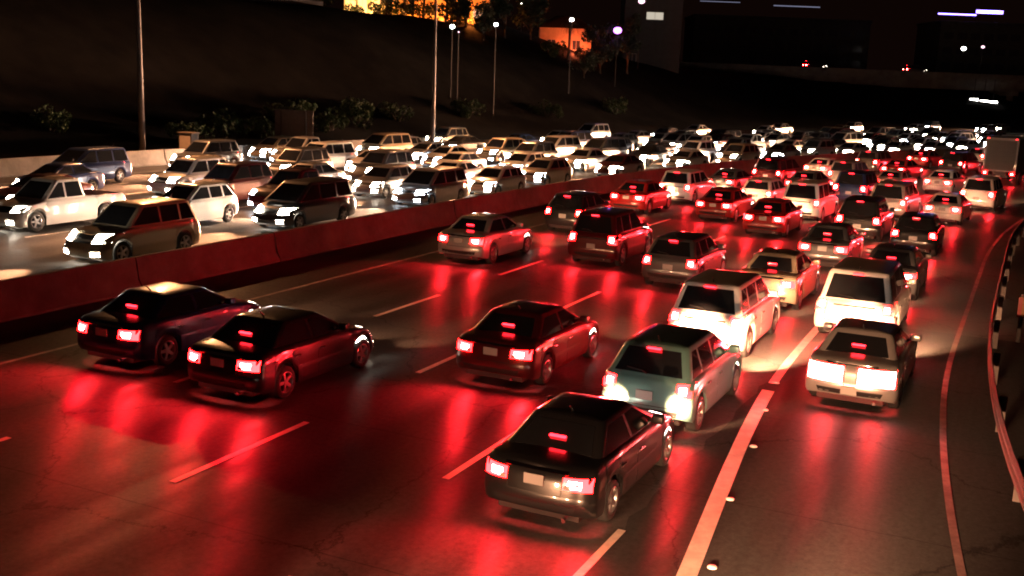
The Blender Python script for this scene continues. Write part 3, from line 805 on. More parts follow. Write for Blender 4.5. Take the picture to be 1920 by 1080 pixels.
# --- traffic driving away, tail lights towards the camera: (s, o, kind, colour, label)
AWAY = [
 (-21.9, 19.55, 'sedan__wide', 'silver', 'silver sedan with bright rear, nearest car in the edge lane right of the thick line'),
 (-15.8, 18.7, 'minivan', 'white', 'white minivan directly ahead of the nearest silver sedan in the edge lane'),
 (-9.6, 18.75, 'sedan', 'grey', 'grey sedan ahead of the white minivan in the edge lane'),
 (0.8, 18.5, 'hatchback', 'black', 'black hatchback in the edge lane, fourth car up the bend'),
 (13.6, 18.2, 'sedan', 'white', 'white sedan in the edge lane, fifth car up the bend'),
 (22.6, 18.5, 'suv', 'white', 'white sport utility vehicle near the right frame edge, sixth up the edge lane'),
 (-30.2, 16.5, 'sedan', 'black', 'black sedan nearest in the lane left of the thick line'),
 (-25.3, 16.45, 'hatchback', 'teal', 'teal hatchback with bright bumper directly ahead of the nearest black sedan'),
 (-19.5, 15.9, 'suv', 'white', 'tall white sport utility vehicle glaring brightly in the lane beside the thick line'),
 (-13.3, 15.9, 'sedan', 'beige', 'beige sedan with dark roof ahead of the glaring white sport utility vehicle'),
 (-5.4, 16.1, 'sedan', 'grey', 'grey sedan ahead of the beige sedan in the second lane from the right edge'),
 (3.5, 16.0, 'suv', 'black', 'black sport utility vehicle in the second lane from the right edge, past the grey sedan'),
 (13.5, 15.6, 'minivan', 'silver', 'silver minivan in the second lane from the right edge, beside the white edge lane sedan'),
 (31.0, 14.6, 'sedan', 'white', 'white sedan just behind the tall box truck at upper right'),
 (45.0, 14.9, 'box_truck', 'grey', 'tall box truck with dark grey body far off at the upper right'),
 (-24.3, 12.8, 'sedan', 'maroon', 'dark red sedan in the middle lane left of the teal hatchback'),
 (-11.9, 12.6, 'hatchback', 'grey', 'grey hatchback in the middle lane beside the beige sedan'),
 (1.8, 12.4, 'sedan', 'red', 'red sedan in the middle lane well ahead of the grey hatchback'),
 (9.0, 12.4, 'minivan', 'white', 'white minivan in the middle lane beyond the far red sedan'),
 (19.0, 12.5, 'suv', 'blue', 'dark blue sport utility vehicle in the middle lane, two ahead of the far red sedan'),
 (28.0, 12.3, 'sedan', 'silver', 'silver sedan in the middle lane before the upper right box truck'),
 (-28.0, 8.9, 'sedan', 'black', 'black sedan at left, nearest in the second lane from the median barrier'),
 (-9.5, 9.1, 'suv', 'maroon', 'maroon sport utility vehicle alone in the second lane from the median barrier'),
 (5.5, 9.2, 'sedan', 'red', 'red sedan in the second lane from the median, beside bright cars at centre'),
 (13.0, 9.1, 'hatchback', 'white', 'white hatchback in the second lane from the median, past the red sedan'),
 (21.0, 9.1, 'sedan', 'grey', 'grey sedan in the second lane from the median, past the white hatchback'),
 (29.5, 9.0, 'suv', 'silver', 'silver sport utility vehicle far up the second lane from the median'),
 (40.0, 9.0, 'sedan', 'red', 'small distant red sedan far up the second lane from the median'),
 (52.0, 9.1, 'minivan', 'black', 'small distant black minivan last in view in second lane from the median'),
 (-27.5, 5.4, 'sedan', 'blue', 'dark blue sedan at far left, nearest beside the median barrier'),
 (-12.0, 5.3, 'sedan', 'silver', 'silver sedan beside the median barrier, left of centre of the picture'),
 (-2.9, 5.2, 'hatchback', 'black', 'black hatchback beside the median barrier, ahead of the silver sedan'),
 (5.2, 5.0, 'sedan', 'red', 'red sedan beside the median barrier, third from the far left'),
 (11.4, 5.2, 'suv', 'white', 'white sport utility vehicle beside the median barrier with very bright lamps'),
 (18.4, 5.2, 'sedan', 'grey', 'grey sedan beside the median barrier, ahead of the bright white sport utility vehicle'),
 (26.0, 5.3, 'minivan', 'maroon', 'maroon minivan far along the median barrier'),
 (35.0, 5.2, 'sedan', 'white', 'distant white sedan along the median barrier, past the maroon minivan'),
 (44.5, 5.3, 'suv', 'grey', 'distant grey sport utility vehicle along the median barrier'),
 (54.5, 5.3, 'sedan', 'red', 'distant red sedan along the median barrier near the right edge'),
 (66.0, 5.4, 'hatchback', 'silver', 'last silver hatchback visible along the median barrier at right edge'),
 (58.0, 12.5, 'sedan', 'maroon', 'distant maroon sedan beyond the box truck at right frame edge'),
]
BOOST = {(-21.9, 19.55): .9, (-25.3, 16.45): 2.4, (-30.2, 16.5): .4, (-19.5, 15.9): .3, (31.0, 14.6): .03}
for s, o, kind, c, lab in AWAY:
    x, y, h = frame(s, o)
    far = s > 12
    r = spawn(kind, c, x, y, h, lod=1 if far else 0, beams=1 if s > -6 else 2, power=BOOST.get((s, o), .16))
    tag(r, lab, CATS[kind], 'traffic driving away with red tail lights')

# two cars still under the bridge: only their headlights reach the picture
for s, o, kind, c, lab in [(-40.0, 19.9, 'sedan', 'black', 'black sedan under the bridge in the edge lane, headlights on the silver sedan'),
                           (-40.8, 16.3, 'suv', 'grey', 'grey sport utility vehicle under the bridge in the lane left of the thick line')]:
    x, y, h = frame(s, o); tag(spawn(kind, c, x, y, h, beams=2, power=2.2 if o > 18 else .4), lab, CATS[kind], 'traffic driving away with red tail lights')

# --- oncoming traffic, headlights towards the camera
ORD = ['first', 'second', 'third', 'fourth', 'fifth', 'sixth', 'seventh', 'eighth', 'ninth', 'tenth', 'eleventh', 'twelfth', 'thirteenth', 'fourteenth', 'fifteenth', 'sixteenth', 'seventeenth', 'eighteenth', 'nineteenth', 'twentieth']
rg = random.Random(11)
def seen(x, y, z):
    q = Vector((x, y, z - CAM_H)); w = q.dot(F); return 960 + 2000 * q.dot(R2) / w, 540 - 2000 * q.dot(U2) / w
LANES = [(-4.2, -19.5, 118, 'oncoming lane next to median'), (-7.9, -20.0, 122, 'second oncoming lane from median'), (-11.5, -16.5, 126, 'third oncoming lane from median'),
         (-15.1, -13.5, 126, 'fourth oncoming lane from median'), (-18.7, -9.5, 130, 'fifth oncoming lane from median'), (-22.3, -5.0, 130, 'outermost oncoming lane under hillside')]
for o, s, s1, lane in LANES:
    i = 0
    while s < s1:
        kind = rg.choices(['sedan', 'suv', 'hatchback', 'minivan', 'pickup_truck', 'box_truck'], [5, 4, 3, 2, 1.4, 0])[0]
        c = rg.choice(['white', 'silver', 'black', 'grey', 'silver', 'blue', 'white', 'maroon', 'beige', 'grey', 'white', 'silver'])
        oo = o + rg.uniform(-.25, .25)
        x, y, h = frame(s, oo); L = SPECS[kind]['L']
        x2, y2, h2 = frame(s + L, oo)
        hd = atan2(x2 - x, y2 - y)
        if seen(x, y, .6)[0] < -20:
            s += L + 3.0; continue
        r = spawn(kind, c, x, y, hd, facing=-1, cool=rg.random() < .35, lod=2 if s > 25 else 1, beams=2 if s < 20 else 1, dim_tail=True,
                  skip=('license_plate', 'tail_light') if s > 10 else ('license_plate',), power=rg.choice((3.2, 4.4, 5.6)) * (1.0 if s < 20 else 1.6))
        cn = 'dark ' + c if c in ('grey', 'blue', 'green') else c
        tag(r, '%s %s, headlights on, %s from left in %s' % (cn, NAMES[kind], ORD[i], lane), CATS[kind], 'oncoming traffic with headlights on')
        i += 1
        s += L + rg.choice([1.6, 2.2, 3.0, 4.0, 5.0])
# connector lane merging at the far side
CONN = [(-33, 60), (-19.4, 70), (-8.4, 89), (3.6, 105.8), (15.6, 122), (32, 141), (49.5, 159.8), (67, 175), (85.6, 189), (106, 203)]
def along(poly, d):
    for (a, b) in zip(poly, poly[1:]):
        l = hypot(b[0] - a[0], b[1] - a[1])
        if d <= l: t = d / l; return a[0] + (b[0] - a[0]) * t, a[1] + (b[1] - a[1]) * t, atan2(b[0] - a[0], b[1] - a[1])
        d -= l
    return None
d = 20.0; i = 0
while True:
    q = along(CONN, d)
    if q is None or i >= 15: break
    kind = rg.choices(['sedan', 'suv', 'hatchback', 'minivan'], [5, 4, 2, 2])[0]; c = rg.choice(['white', 'silver', 'black', 'grey', 'beige'])
    off = 0.0 if i % 2 == 0 else 3.4
    x, y = q[0] + off * cos(q[2]), q[1] - off * sin(q[2])
    r = spawn(kind, c, x, y, q[2], facing=-1, cool=rg.random() < .35, lod=2, beams=1, skip=('license_plate', 'tail_light', 'bulb'), power=6.0)
    tag(r, '%s %s, headlights on, %s from left on merging road below hillside' % (c, NAMES[kind], ORD[i]), CATS[kind], 'oncoming traffic with headlights on')
    i += 1; d += 9.5 + rg.uniform(0, 3)

# two cars up on the overpass
OA = Vector((-8, 196)); OB = Vector((190, 214)); odv = (OB - OA).normalized(); onv = Vector((-odv.y, odv.x))
for px_, kind, c, lab in ((61.5, 'suv', 'black', 'black tall car up on the overpass deck, the left one of two'), (81, 'suv', 'grey', 'dark grey tall car up on the overpass deck, the right one of two')):
    q = OA + odv * px_ + onv * 2.6
    tag(spawn(kind, c, q.x, q.y, pi / 2 - atan2(odv.y, odv.x) - radians(3), z=9.452, lod=1, beams=0), lab, 'car', 'cars up on the overpass')

# the first-built prototypes are sources only
for k, r in PROTO.items():
    for ch in list(r.children):
        for g in list(ch.children): bpy.data.objects.remove(g)
        bpy.data.objects.remove(ch)
    bpy.data.objects.remove(r)

# ------------------------------------------------------------------ roadside objects on the left
def light_pole(x, y, hgt, rb, arm_dir, label):
    z = tz(x, y); r = empty('light_pole', (x, y, z - .1))
    bm = bmesh.new(); tube(bm, [(0, 0, .35), (0, 0, hgt * .5), (0, 0, hgt)], [rb, rb * .8, rb * .55], 14); mesh_obj('pole', bm, MATS['pole_metal'], r, 40)
    bm = bmesh.new(); tube(bm, [(0, 0, -.4), (0, 0, .4)], rb * 1.9, 14); mesh_obj('base', bm, MATS['concrete'], r, 40)
    dx, dy = arm_dir
    bm = bmesh.new(); tube(bm, [(0, 0, hgt - .15), (dx * 1.2, dy * 1.2, hgt + .45), (dx * 2.6, dy * 2.6, hgt + .6)], .05, 8); mesh_obj('arm', bm, MATS['pole_metal'], r, 40)
    a = atan2(dy, dx)
    bm = bmesh.new(); box(bm, -.38, .38, -.16, .16, -.09, .09, .05, 3); bmesh.ops.rotate(bm, verts=bm.verts, cent=(0, 0, 0), matrix=Matrix.Rotation(a, 3, 'Z'))
    bmesh.ops.translate(bm, verts=bm.verts, vec=(dx * 2.9, dy * 2.9, hgt + .6)); mesh_obj('lamp_head', bm, MATS['black_plastic'], r, 40)
    bm = bmesh.new(); box(bm, -.26, .26, -.12, .12, -.03, .0, .008); bmesh.ops.rotate(bm, verts=bm.verts, cent=(0, 0, 0), matrix=Matrix.Rotation(a, 3, 'Z'))
    bmesh.ops.translate(bm, verts=bm.verts, vec=(dx * 2.9, dy * 2.9, hgt + .508)); mesh_obj('lens', bm, MATS['lamp_orange'], r)  # glowing lens out of view, added along with the wash light
    if 'street' not in BEAMS:
        l = bpy.data.lights.new('street_light_beam', 'SPOT'); l.energy = STREET; l.spot_size = radians(112); l.spot_blend = .5; l.shadow_soft_size = .2; l.color = (1, .40, .15); BEAMS['street'] = l  # unseen lamp added to wash the headlight lanes orange
    lo = bpy.data.objects.new('street_light_beam', BEAMS['street']); col.objects.link(lo); lo.parent = r
    lo.location = (dx * 2.9, dy * 2.9, hgt + .45); lo.rotation_mode = 'QUATERNION'
    lo.rotation_quaternion = Vector((dx * .75, dy * .75, -1)).to_track_quat('-Z', 'Y')
    tag(r, label, 'light pole', 'tall light poles on the hillside')
light_pole(-24.5, 70.0, 13.5, .21, (.6, -.8), 'thick tall light pole on the hillside at left')
light_pole(-6.8, 86.0, 14.0, .16, (.8, -.6), 'slim tall light pole on the hillside near the picture centre')

# small concrete equipment pier
px, py = -21.6, 70.5; pz = tz(px, py)
r = empty('equipment_cabinet', (px, py, pz), radians(-20))
bm = bmesh.new(); box(bm, -.5, .5, -.4, .4, .1, 1.95, .03); mesh_obj('housing', bm, MATS['concrete'], r)
bm = bmesh.new(); box(bm, -.42, .42, -.424, -.402, .25, 1.8, .008); mesh_obj('door', bm, MATS['stucco_pale'], r)
bm = bmesh.new(); box(bm, -.56, .56, -.46, .46, 1.953, 2.03, .015); mesh_obj('lid', bm, MATS['concrete'], r)
bm = bmesh.new(); box(bm, -.6, .6, -.5, .5, -.6, .098, .01); mesh_obj('plinth', bm, MATS['concrete_dark'], r)
tag(r, 'tan upright roadside equipment cabinet on the slope behind the headlight lanes', 'cabinet')

# back of a guide sign
gx, gy = -16.5, 79.0; gz = tz(gx, gy)
r = empty('road_sign', (gx, gy, gz), radians(-24))
for xx in (-1.1, 1.1):
    bm = bmesh.new(); tube(bm, [(xx, 0, -.5), (xx, 0, 3.3)], .06, 8); mesh_obj('post', bm, MATS['pole_metal'], r, 40)
bm = bmesh.new(); box(bm, -1.7, 1.7, .07, .11, 1.5, 3.4, .02); mesh_obj('panel', bm, MATS['galvanised'], r)
bm = bmesh.new()
for zz in (1.85, 2.45, 3.05): box(bm, -1.65, 1.65, .03, .068, zz - .04, zz + .04)
mesh_obj('brace', bm, MATS['galvanised'], r)
tag(r, 'dim back of a wide road sign on two posts, left of centre', 'road sign')

# ------------------------------------------------------------------ plants
def leaf_cloud(bm, n, fn, size, rnd):
    for _ in range(n):
        p = fn(); a = Vector((rnd.gauss(0, 1), rnd.gauss(0, 1), rnd.gauss(0, 1))).normalized(); b = a.orthogonal().normalized(); c = a.cross(b)
        s = size * rnd.uniform(.6, 1.4)
        vs = [bm.verts.new(p + b * s), bm.verts.new(p + c * s * .5), bm.verts.new(p - b * s), bm.verts.new(p - c * s * .5)]
        bm.faces.new(vs)
def make_shrub(seed):
    rnd = random.Random(seed); r = empty('shrub')
    cl = [(Vector((rnd.uniform(-1, 1), rnd.uniform(-.8, .8), rnd.uniform(.25, 1.0))), rnd.uniform(.3, .65)) for _ in range(9)]
    def f():
        c, q = rnd.choice(cl); d = Vector((rnd.gauss(0, 1), rnd.gauss(0, 1), rnd.gauss(0, .8))).normalized(); return c + d * q * rnd.uniform(.55, 1) ** .5
    bm = bmesh.new(); leaf_cloud(bm, 900, f, .10, rnd); mesh_obj('foliage', bm, MATS['leaf'], r)
    bm = bmesh.new()
    for c, q in cl[:5]: tube(bm, [(0, 0, -.2), (c.x * .5, c.y * .5, c.z * .6), tuple(c)], [.05, .035, .015], 6)
    mesh_obj('stem', bm, MATS['bark'], r); return r
def make_tree(seed, H, spread, n=2200, leaf='leaf_dark'):
    rnd = random.Random(seed); r = empty('tree')
    bm = bmesh.new(); tube(bm, [(0, 0, -.5), (.1, 0, H * .25), (-.05, .08, H * .5), (.05, 0, H * .8)], [.24, .19, .13, .04], 9)
    cl = []
    for k in range(13):
        a = rnd.uniform(0, 2 * pi); e = rnd.uniform(.25, 1); z = rnd.uniform(.38, 1.0) * H
        w = spread * (1 - abs(z / H - .62) * 1.25)
        c = Vector((cos(a) * e * w, sin(a) * e * w, z)); cl.append((c, rnd.uniform(.16, .3) * spread + .35))
        tube(bm, [(0, 0, max(H * .2, z - 1.6)), (c.x * .5, c.y * .5, z - .6), tuple(c)], [.09, .06, .02], 6)
    mesh_obj('trunk', bm, MATS['bark'], r, 50)
    def f():
        c, q = rnd.choice(cl); d = Vector((rnd.gauss(0, 1), rnd.gauss(0, 1), rnd.gauss(0, .7))).normalized(); return c + d * q * rnd.random() ** .4
    bm = bmesh.new(); leaf_cloud(bm, n, f, .2, rnd); mesh_obj('crown', bm, MATS[leaf], r); return r
def make_palm(seed, H):
    rnd = random.Random(seed); r = empty('palm_tree')
    bm = bmesh.new(); tube(bm, [(0, 0, -.5), (.15, 0, H * .4), (.2, .05, H)], [.26, .19, .15], 10); mesh_obj('trunk', bm, MATS['bark'], r, 50)
    bm = bmesh.new()
    for k in range(26):
        a = 2 * pi * k / 26 + rnd.uniform(-.1, .1); up = rnd.uniform(-.3, 1.1); l = rnd.uniform(1.8, 2.5); prev = Vector((.2, .05, H)); pts = [prev]
        for j in range(1, 8):
            t = j / 7; e = up - 1.9 * t; st = l / 7
            prev = prev + Vector((cos(a) * cos(e), sin(a) * cos(e), sin(e))) * st; pts.append(prev)
        for j in range(7):
            d = (pts[j + 1] - pts[j]).normalized(); sdv = d.cross(Vector((0, 0, 1)))
            if sdv.length < .05: sdv = Vector((1, 0, 0))
            sdv.normalize(); w = .42 * (1 - .75 * j / 7)
            for sd in (1, -1):
                for q in (0, .5):
                    b0 = pts[j].lerp(pts[j + 1], q); tip = b0 + sdv * sd * w + d * .22 + Vector((0, 0, -.16)); b1 = b0 + d * .07
                    bm.faces.new([bm.verts.new(b0), bm.verts.new(b1), bm.verts.new(tip)])
    mesh_obj('crown', bm, MATS['leaf_dark'], r); return r
def put(src, first, x, y, z, rz, sc_, label, cat, group):
    if first: r = src
    else:
        r = src.copy(); col.objects.link(r)
        for ch in src.children:
            c = ch.copy(); col.objects.link(c); c.parent = r
    r.location = (x, y, z); r.rotation_euler = (0, 0, rz); r.scale = (sc_, sc_, sc_)
    tag(r, label, cat, group); return r
rp = random.Random(3)
protos = [make_shrub(1), make_shrub(2), make_shrub(3)]; used = set()
SH = [(14, -33.5, 1.3), (18, -35, 1.6), (22, -34.5, 1.4), (25, -36.5, 1.8), (29, -36, 1.5), (33, -38, 1.7), (38, -38.5, 1.4), (6, -36, 1.2), (-2, -35, 1.3), (48, -41, 1.5), (60, -43, 1.5), (72, -46, 1.6)]
where = ['at the left foot of the green patch on the slope', 'in the green patch on the slope, second from left', 'in the middle of the green patch on the slope', 'large and highest in the green patch on the slope', 'right of the highest shrub in the green patch', 'at the right end of the green patch on the slope',
         'just past the right end of the green patch', 'beside the guide sign on the slope', 'by the thick light pole at left', 'alone on the slope above the middle headlights', 'alone on the slope left of the overpass', 'close under the left end of the overpass']
for i, (s, o, k) in enumerate(SH):
    x, y, h = frame(s, o); pr = protos[i % 3]; f = i % 3 not in used; used.add(i % 3)
    put(pr, f, x, y, tz(x, y) - .1, rp.uniform(0, 6), k, 'leafy green shrub ' + where[i], 'shrub', 'shrubs on the hillside')
t1, t2, t3 = make_tree(11, 6.5, 2.6), make_tree(12, 8, 2.2), make_tree(13, 5.5, 2.8); pl = make_palm(5, 6.2)
TR = [(t1, -17.7, 143, 1.0, 'dark tree standing before the glowing orange house, left of its middle'), (t2, -12.6, 141, .8, 'slim dark tree before the middle of the glowing orange house'),
      (t3, -8.4, 142, .8, 'low spreading dark tree before the right half of the orange house'), (t1, -26.5, 142, .9, 'dark tree left of the bright lit porch'),
      (t2, -2.2, 146, 1.0, 'dark tree between the orange house and the red house'), (t3, 1.2, 150, 1.1, 'spreading dark tree left of the red house'),
      (t1, 11.2, 152, 1.0, 'dark tree right of the red house'), (t2, 15.5, 158, 1.1, 'dark tree beside the purple lamp'), (t3, -34, 150, 1.2, 'dark tree beside the orange lamp at far left'), (t2, -15.0, 140, .7, 'small dark tree at the left end of the orange house'), (t1, -4.9, 141, .75, 'dark tree at the right end of the orange house'), (t3, 8.6, 146, .7, 'low dark tree touching the palm before the red house')]
us = set()
for pr, x, y, k, lab in TR:
    put(pr, pr.name not in us, x, y, tz(x, y) - .2, rp.uniform(0, 6), k, lab, 'tree', 'dark trees on the hill crest'); us.add(pr.name)
for i, (x, k, lab) in enumerate([(-18.6, 1.5, 'dark shrub at the left corner of the orange house'), (-16.0, 2.0, 'dark shrub under the left windows of the orange house'), (-13.4, 1.6, 'dark shrub before the middle of the orange house'), (-9.6, 2.2, 'largest dark shrub before the orange house'),
        (-6.3, 1.7, 'dark shrub before the right windows of the orange house'), (-22.5, 1.4, 'dark shrub before the bright pavilion'), (4.2, 1.6, 'dark shrub at the left corner of the red house')]):
    put(protos[i % 3], False, x, 146.5, tz(x, 146.5) - .1, i * 1.3, k, lab, 'shrub', 'shrubs on the hillside')
put(make_palm(9, 3.6), True, -14.6, 145.5, tz(-14.6, 145.5) - .2, 1, .9, 'short palm tree before the left half of the orange house', 'palm tree', None)
put(make_palm(10, 3.0), True, -7.4, 145.0, tz(-7.4, 145) - .2, 2, .9, 'short palm tree before the right half of the orange house', 'palm tree', None)
put(pl, True, 6.4, 150, tz(6.4, 150) - .2, 0, .78, 'palm tree with drooping fronds before the red house', 'palm tree', None)
put(make_palm(6, 5.0), True, -10.2, 146, tz(-10.2, 146) - .2, 0, .9, 'palm tree before the right end of the orange house', 'palm tree', None)

# ------------------------------------------------------------------ houses on the hill crest
def house(x, y, w, d, h, wall, label, wins, lamps, lamp_col, power, roof=True, rz=0.0, cat='house', name='house'):
    z = tz(x, y) - .15
    for (ax, ay) in ((-w / 2, 0), (w / 2, 0), (-w / 2, d), (w / 2, d)): z = min(z, tz(x + ax, y + ay) - .1)
    r = empty(name, (x, y, z), rz)
    bm = bmesh.new(); box(bm, -w / 2, w / 2, 0, d, 0, h); mesh_obj('wall', bm, MATS[wall], r)
    bm = bmesh.new()
    if roof:
        e = .5; v = [bm.verts.new(p) for p in ((-w / 2 - e, -e, h + .01), (w / 2 + e, -e, h + .01), (w / 2 + e, d + e, h + .01), (-w / 2 - e, d + e, h + .01), (-w / 2 + d * .35, d / 2, h + 1.9), (w / 2 - d * .35, d / 2, h + 1.9))]
        for f in ((0, 1, 5, 4), (1, 2, 5), (2, 3, 4, 5), (3, 0, 4), (3, 2, 1, 0)): bm.faces.new([v[i] for i in f])
        mesh_obj('roof', bm, MATS['roof_tile'], r)
    else:
        box(bm, -w / 2 - .15, w / 2 + .15, -.15, d + .15, h + .003, h + .45, .04); mesh_obj('roof', bm, MATS['dark_wall'], r)
    for (wx, wz, ww, wh, mm) in wins:
        bm = bmesh.new(); t = .07
        box(bm, wx - ww / 2 - t, wx + ww / 2 + t, -.07, -.003, wz - t, wz); box(bm, wx - ww / 2 - t, wx + ww / 2 + t, -.07, -.003, wz + wh, wz + wh + t)
        box(bm, wx - ww / 2 - t, wx - ww / 2, -.07, -.003, wz, wz + wh); box(bm, wx + ww / 2, wx + ww / 2 + t, -.07, -.003, wz, wz + wh)
        box(bm, wx - .025, wx + .025, -.06, -.03, wz, wz + wh)
        f = mesh_obj('window', bm, MATS['stucco_pale'], r)
        bm = bmesh.new(); box(bm, wx - ww / 2 + .001, wx + ww / 2 - .001, -.028, -.006, wz + .001, wz + wh - .001); mesh_obj('pane', bm, MATS[mm], f)
    for (lx, ly, lz) in lamps:
        bm = bmesh.new(); tube(bm, [(lx, ly, -.5), (lx, ly, lz - .12)], .05, 8); box(bm, lx - .16, lx + .16, ly - .12, ly + .12, lz - .12, lz + .02, .02); mesh_obj('flood_lamp', bm, MATS['black_plastic'], r)
        l = bpy.data.lights.new('flood_light', 'POINT'); l.energy = power; l.color = lamp_col; l.shadow_soft_size = .1
        lo = bpy.data.objects.new('flood_light', l); col.objects.link(lo); lo.parent = r; lo.location = (lx, ly + .1, lz + .2)
    tag(r, label, cat); return r
OR = (1, .24, .035)
house(-11.3, 150, 13.5, 8, 4.6, 'stucco', 'wide house with an orange glowing front behind dark trees on the hill', [(-4.5, 1.2, 1.1, 1.3, 'window_warm'), (-1.2, 1.2, 1.1, 1.3, 'window_dim'), (2.4, 1.2, 1.1, 1.3, 'window_dim'), (5.2, 1.0, 1.3, 1.2, 'window_white')],
      [(-4.0, -2.6, .5), (0.6, -2.6, .5), (4.4, -2.6, .5)], OR, 1700)
house(-21.4, 149, 5.6, 5, 3.4, 'stucco_pale', 'small bright pavilion with glowing yellow windows, left of the orange house', [(-1.9, .5, 1.3, 2.0, 'window_warm'), (-.3, .3, 1.2, 2.4, 'window_warm'), (1.5, .3, 1.1, 2.6, 'window_warm')],
      [(-1.6, -2.0, .5), (1.4, -2.0, .5)], (1, .42, .09), 1900)
house(6.3, 158, 7.5, 7, 4.0, 'stucco', 'low house with a dim red glowing front behind a palm tree', [(-2.0, 1.0, 1.1, 1.3, 'window_dim'), (1.6, 1.0, 1.1, 1.3, 'window_dim')], [(-1.2, -2.6, .5), (1.4, -2.6, .5)], (1, .16, .06), 1100)
house(20.5, 172, 9, 8, 19.5 - tz(20.5, 168), 'dark_wall', 'dark block with one pale lit window, right of the palm tree', [(0.2, 16.1 - tz(20.5, 168), 2.6, 1.1, 'window_white'), (-3, 1.4, 1.2, 1.4, 'window_dim')], [], OR, 0, roof=False, cat='building', name='building')
def office(x, y, w, d, h, strips, label, wins=()):
    z = tz(x, y) - .3; r = empty('office_building', (x, y, z))
    bm = bmesh.new(); box(bm, -w / 2, w / 2, 0, d, -6, h); mesh_obj('wall', bm, MATS['dark_wall'], r)
    bm = bmesh.new(); box(bm, -w / 2 - .2, w / 2 + .2, -.2, d + .2, h + .003, h + .7, .05); mesh_obj('roof', bm, MATS['dark_wall'], r)
    n = int(w // 3.2)
    for fl in range(int(h // 3.4)):
        bm = bmesh.new()
        for i in range(n): box(bm, -w / 2 + 1 + i * 3.1, -w / 2 + 3.2 + i * 3.1, -.05, -.004, fl * 3.4 + .9, fl * 3.4 + 2.4)
        mesh_obj('window', bm, MATS['window_dim'], r)
    for (sx0, sx1, sz, t, mm) in strips:
        bm = bmesh.new(); box(bm, sx0, sx1, -.22, -.06, sz - t / 2, sz + t / 2, .02); mesh_obj('light_strip', bm, MATS[mm], r)
    tag(r, label, 'building'); return r
oz = tz(64, 262) - .3
office(62, 262, 42, 15, 14.5, [(-2.5, 8.5, 25.0 - oz, .22, 'strip_pale'), (-20, -10.5, 25.4 - oz, .14, 'strip_pale')], 'dark office building with a thin pale light strip at the roof line')
oz = tz(108, 255) - .3
office(108, 255, 22, 15, 14.5, [(-3.3, 2.9, 25.0 - oz, .75, 'strip_blue'), (-12, -3.2, 24.2 - oz, .30, 'strip_blue')], 'dark office building with a bright violet blue light strip at upper right')
o = [q for q in bpy.data.objects if q.name.startswith('light_strip') and q.data.materials[0] is MATS['strip_blue']][0]
bm = bmesh.new(); zz = 25.0 - oz; box(bm, -2.6, 2.2, -.30, -.224, zz - .2, zz + .2, .02); mesh_obj('tube', bm, MATS['strip_core'], o)

def lamp_post(x, y, zl, mm, rad, label, light=0, colr=(1, 1, 1)):
    z = tz(x, y); r = empty('lamp_post', (x, y, z - .1)); H = zl - z + .1
    bm = bmesh.new(); tube(bm, [(0, 0, -.3), (0, 0, H - rad)], [.06, .04], 8); mesh_obj('pole', bm, MATS['pole_metal'], r, 40)
    bm = bmesh.new(); bmesh.ops.create_icosphere(bm, subdivisions=2, radius=rad, matrix=Matrix.Translation((0, 0, H)) @ Matrix.Diagonal((1, 1, .8, 1))); mesh_obj('globe', bm, MATS[mm], r, 60)
    bm = bmesh.new(); tube(bm, [(0, 0, H + rad * .7), (0, 0, H + rad * 1.1)], [rad * .7, rad * .2], 10); mesh_obj('cap', bm, MATS['black_plastic'], r, 40)
    tag(r, label, 'lamp', 'lamps on the hill')
def at(u, v, d):
    q = (u - 960) / 2000 * R2 - (v - 540) / 2000 * U2 + F; p = q * (d / q.y); return p.x, p.y, p.z + CAM_H
for u, v, d, mm, rad, lab in [(848, 50, 118, 'lamp_green', .27, 'greenish white globe lamp just below the orange house'), (860, 60, 118, 'lamp_pink', .09, 'tiny dim lamp right beside the greenish white globe lamp'),
        (930, 46, 120, 'lamp_white', .24, 'small white globe lamp below the right end of the orange house'), (979, 10, 165, 'lamp_white', .42, 'white globe lamp high above the gap left of the palm tree'),
        (1072, 37, 138, 'lamp_white', .28, 'white globe lamp in front of the red house right of the palm tree'), (1158, 57, 150, 'lamp_purple', .58, 'purple globe lamp between the palm tree and dark block'),
        (1203, 2, 165, 'lamp_pink', .5, 'pinkish white lamp above the dark block at the top frame edge'), (292, 4, 190, 'lamp_orange', 1.15, 'large orange lamp at the top left frame edge'),
        (1807, 91, 230, 'lamp_white', .5, 'white lamp above the overpass below the violet strip'), (1843, 88, 230, 'lamp_pink', .35, 'dim lamp right of the white lamp above the overpass')]:
    x, y, z = at(u, v, d); lamp_post(x, y, z, mm, rad, lab)

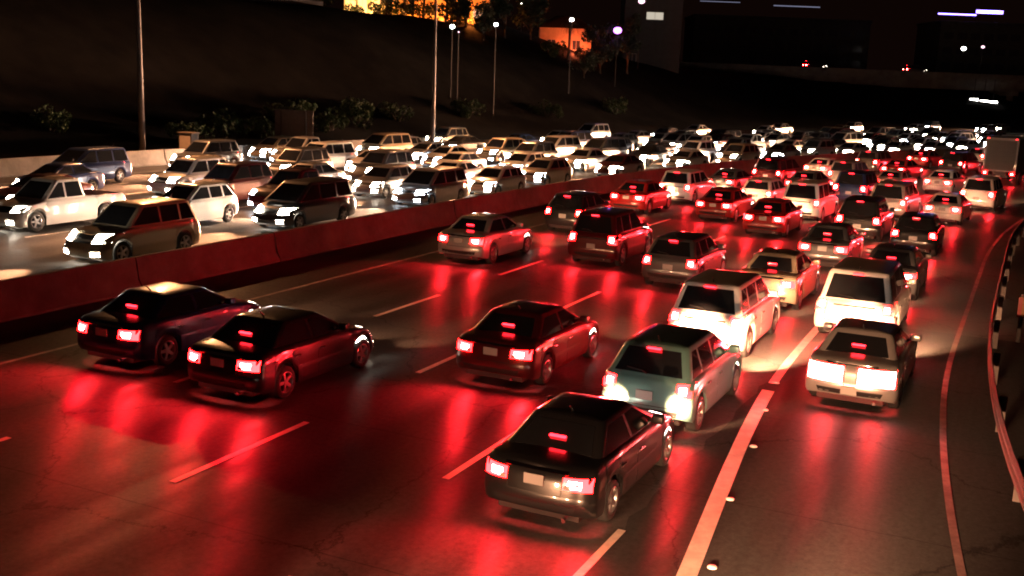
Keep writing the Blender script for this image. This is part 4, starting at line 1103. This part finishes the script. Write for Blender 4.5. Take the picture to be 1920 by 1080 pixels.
# low wall along the crest
def crest(s): return toe(s) - 31
o = sweep('crest_wall', [(-.12, -.6), (-.12, .9), (-.2, .9), (-.2, 1.0), (.2, 1.0), (.2, .9), (.12, .9), (.12, -.6)], crest, 5, 48, MATS['concrete_dark'], 2.0, z0=13.2)
tag(o, 'low pale garden wall along the hill crest at upper left', 'wall')

# ------------------------------------------------------------------ overpass across the far end
A = Vector((-8, 196)); B = Vector((190, 214)); dv = (B - A).normalized(); nv = Vector((dv.y, -dv.x)); rz = atan2(dv.y, dv.x); LEN = (B - A).length
r = empty('overpass', (A.x, A.y, 0), rz)
bm = bmesh.new(); box(bm, 0, LEN, 0, 13, 8.6, 9.45, .03); mesh_obj('deck', bm, MATS['concrete_dark'], r)
bm = bmesh.new()
for yy in (.9, 4.6, 8.3, 12.0): box(bm, 0, LEN, yy - .3, yy + .3, 7.0, 8.597)
mesh_obj('girder', bm, MATS['concrete_dark'], r)
for y0, y1 in ((-.2, .12), (12.9, 13.2)):
    bm = bmesh.new(); box(bm, 0, LEN, y0, y1, 9.0, 10.05, .03); mesh_obj('parapet', bm, MATS['concrete_dark'], r)
for k, xx in enumerate((46, 74, 102, 131, 160)):
    bm = bmesh.new(); box(bm, xx - .8, xx + .8, .4, 12.6, 6.2, 6.997, .05); mesh_obj('pier_cap', bm, MATS['concrete_dark'], r)
    for yy in (2.0, 6.5, 11.0):
        bm = bmesh.new(); tube(bm, [(xx, yy, -.5), (xx, yy, 6.198)], .62, 16); mesh_obj('column', bm, MATS['concrete'], r, 40)
# added glowing boxes under the girders, stand-in for a blurred headlight trail
for xx, hh in ((93.6, .55), (95.6, .3), (97.4, .22)):
    bm = bmesh.new(); box(bm, xx - .85, xx + .85, -.66, -.22, 4.9 - hh, 4.9 + hh + .1, .06); box(bm, xx - .05, xx + .05, -.5, -.4, 4.9 + hh, 9.1); lp = mesh_obj('under_deck_lamp', bm, MATS['black_plastic'], r)
    bm = bmesh.new(); box(bm, xx - .8, xx + .8, -.73, -.665, 4.93 - hh, 4.9 + hh, .02); mesh_obj('lens', bm, MATS['lamp_white'], lp)
tag(r, 'dark concrete overpass on round columns crossing the far end of the freeway', 'overpass')
# cars on it
bpy.context.view_layer.update()
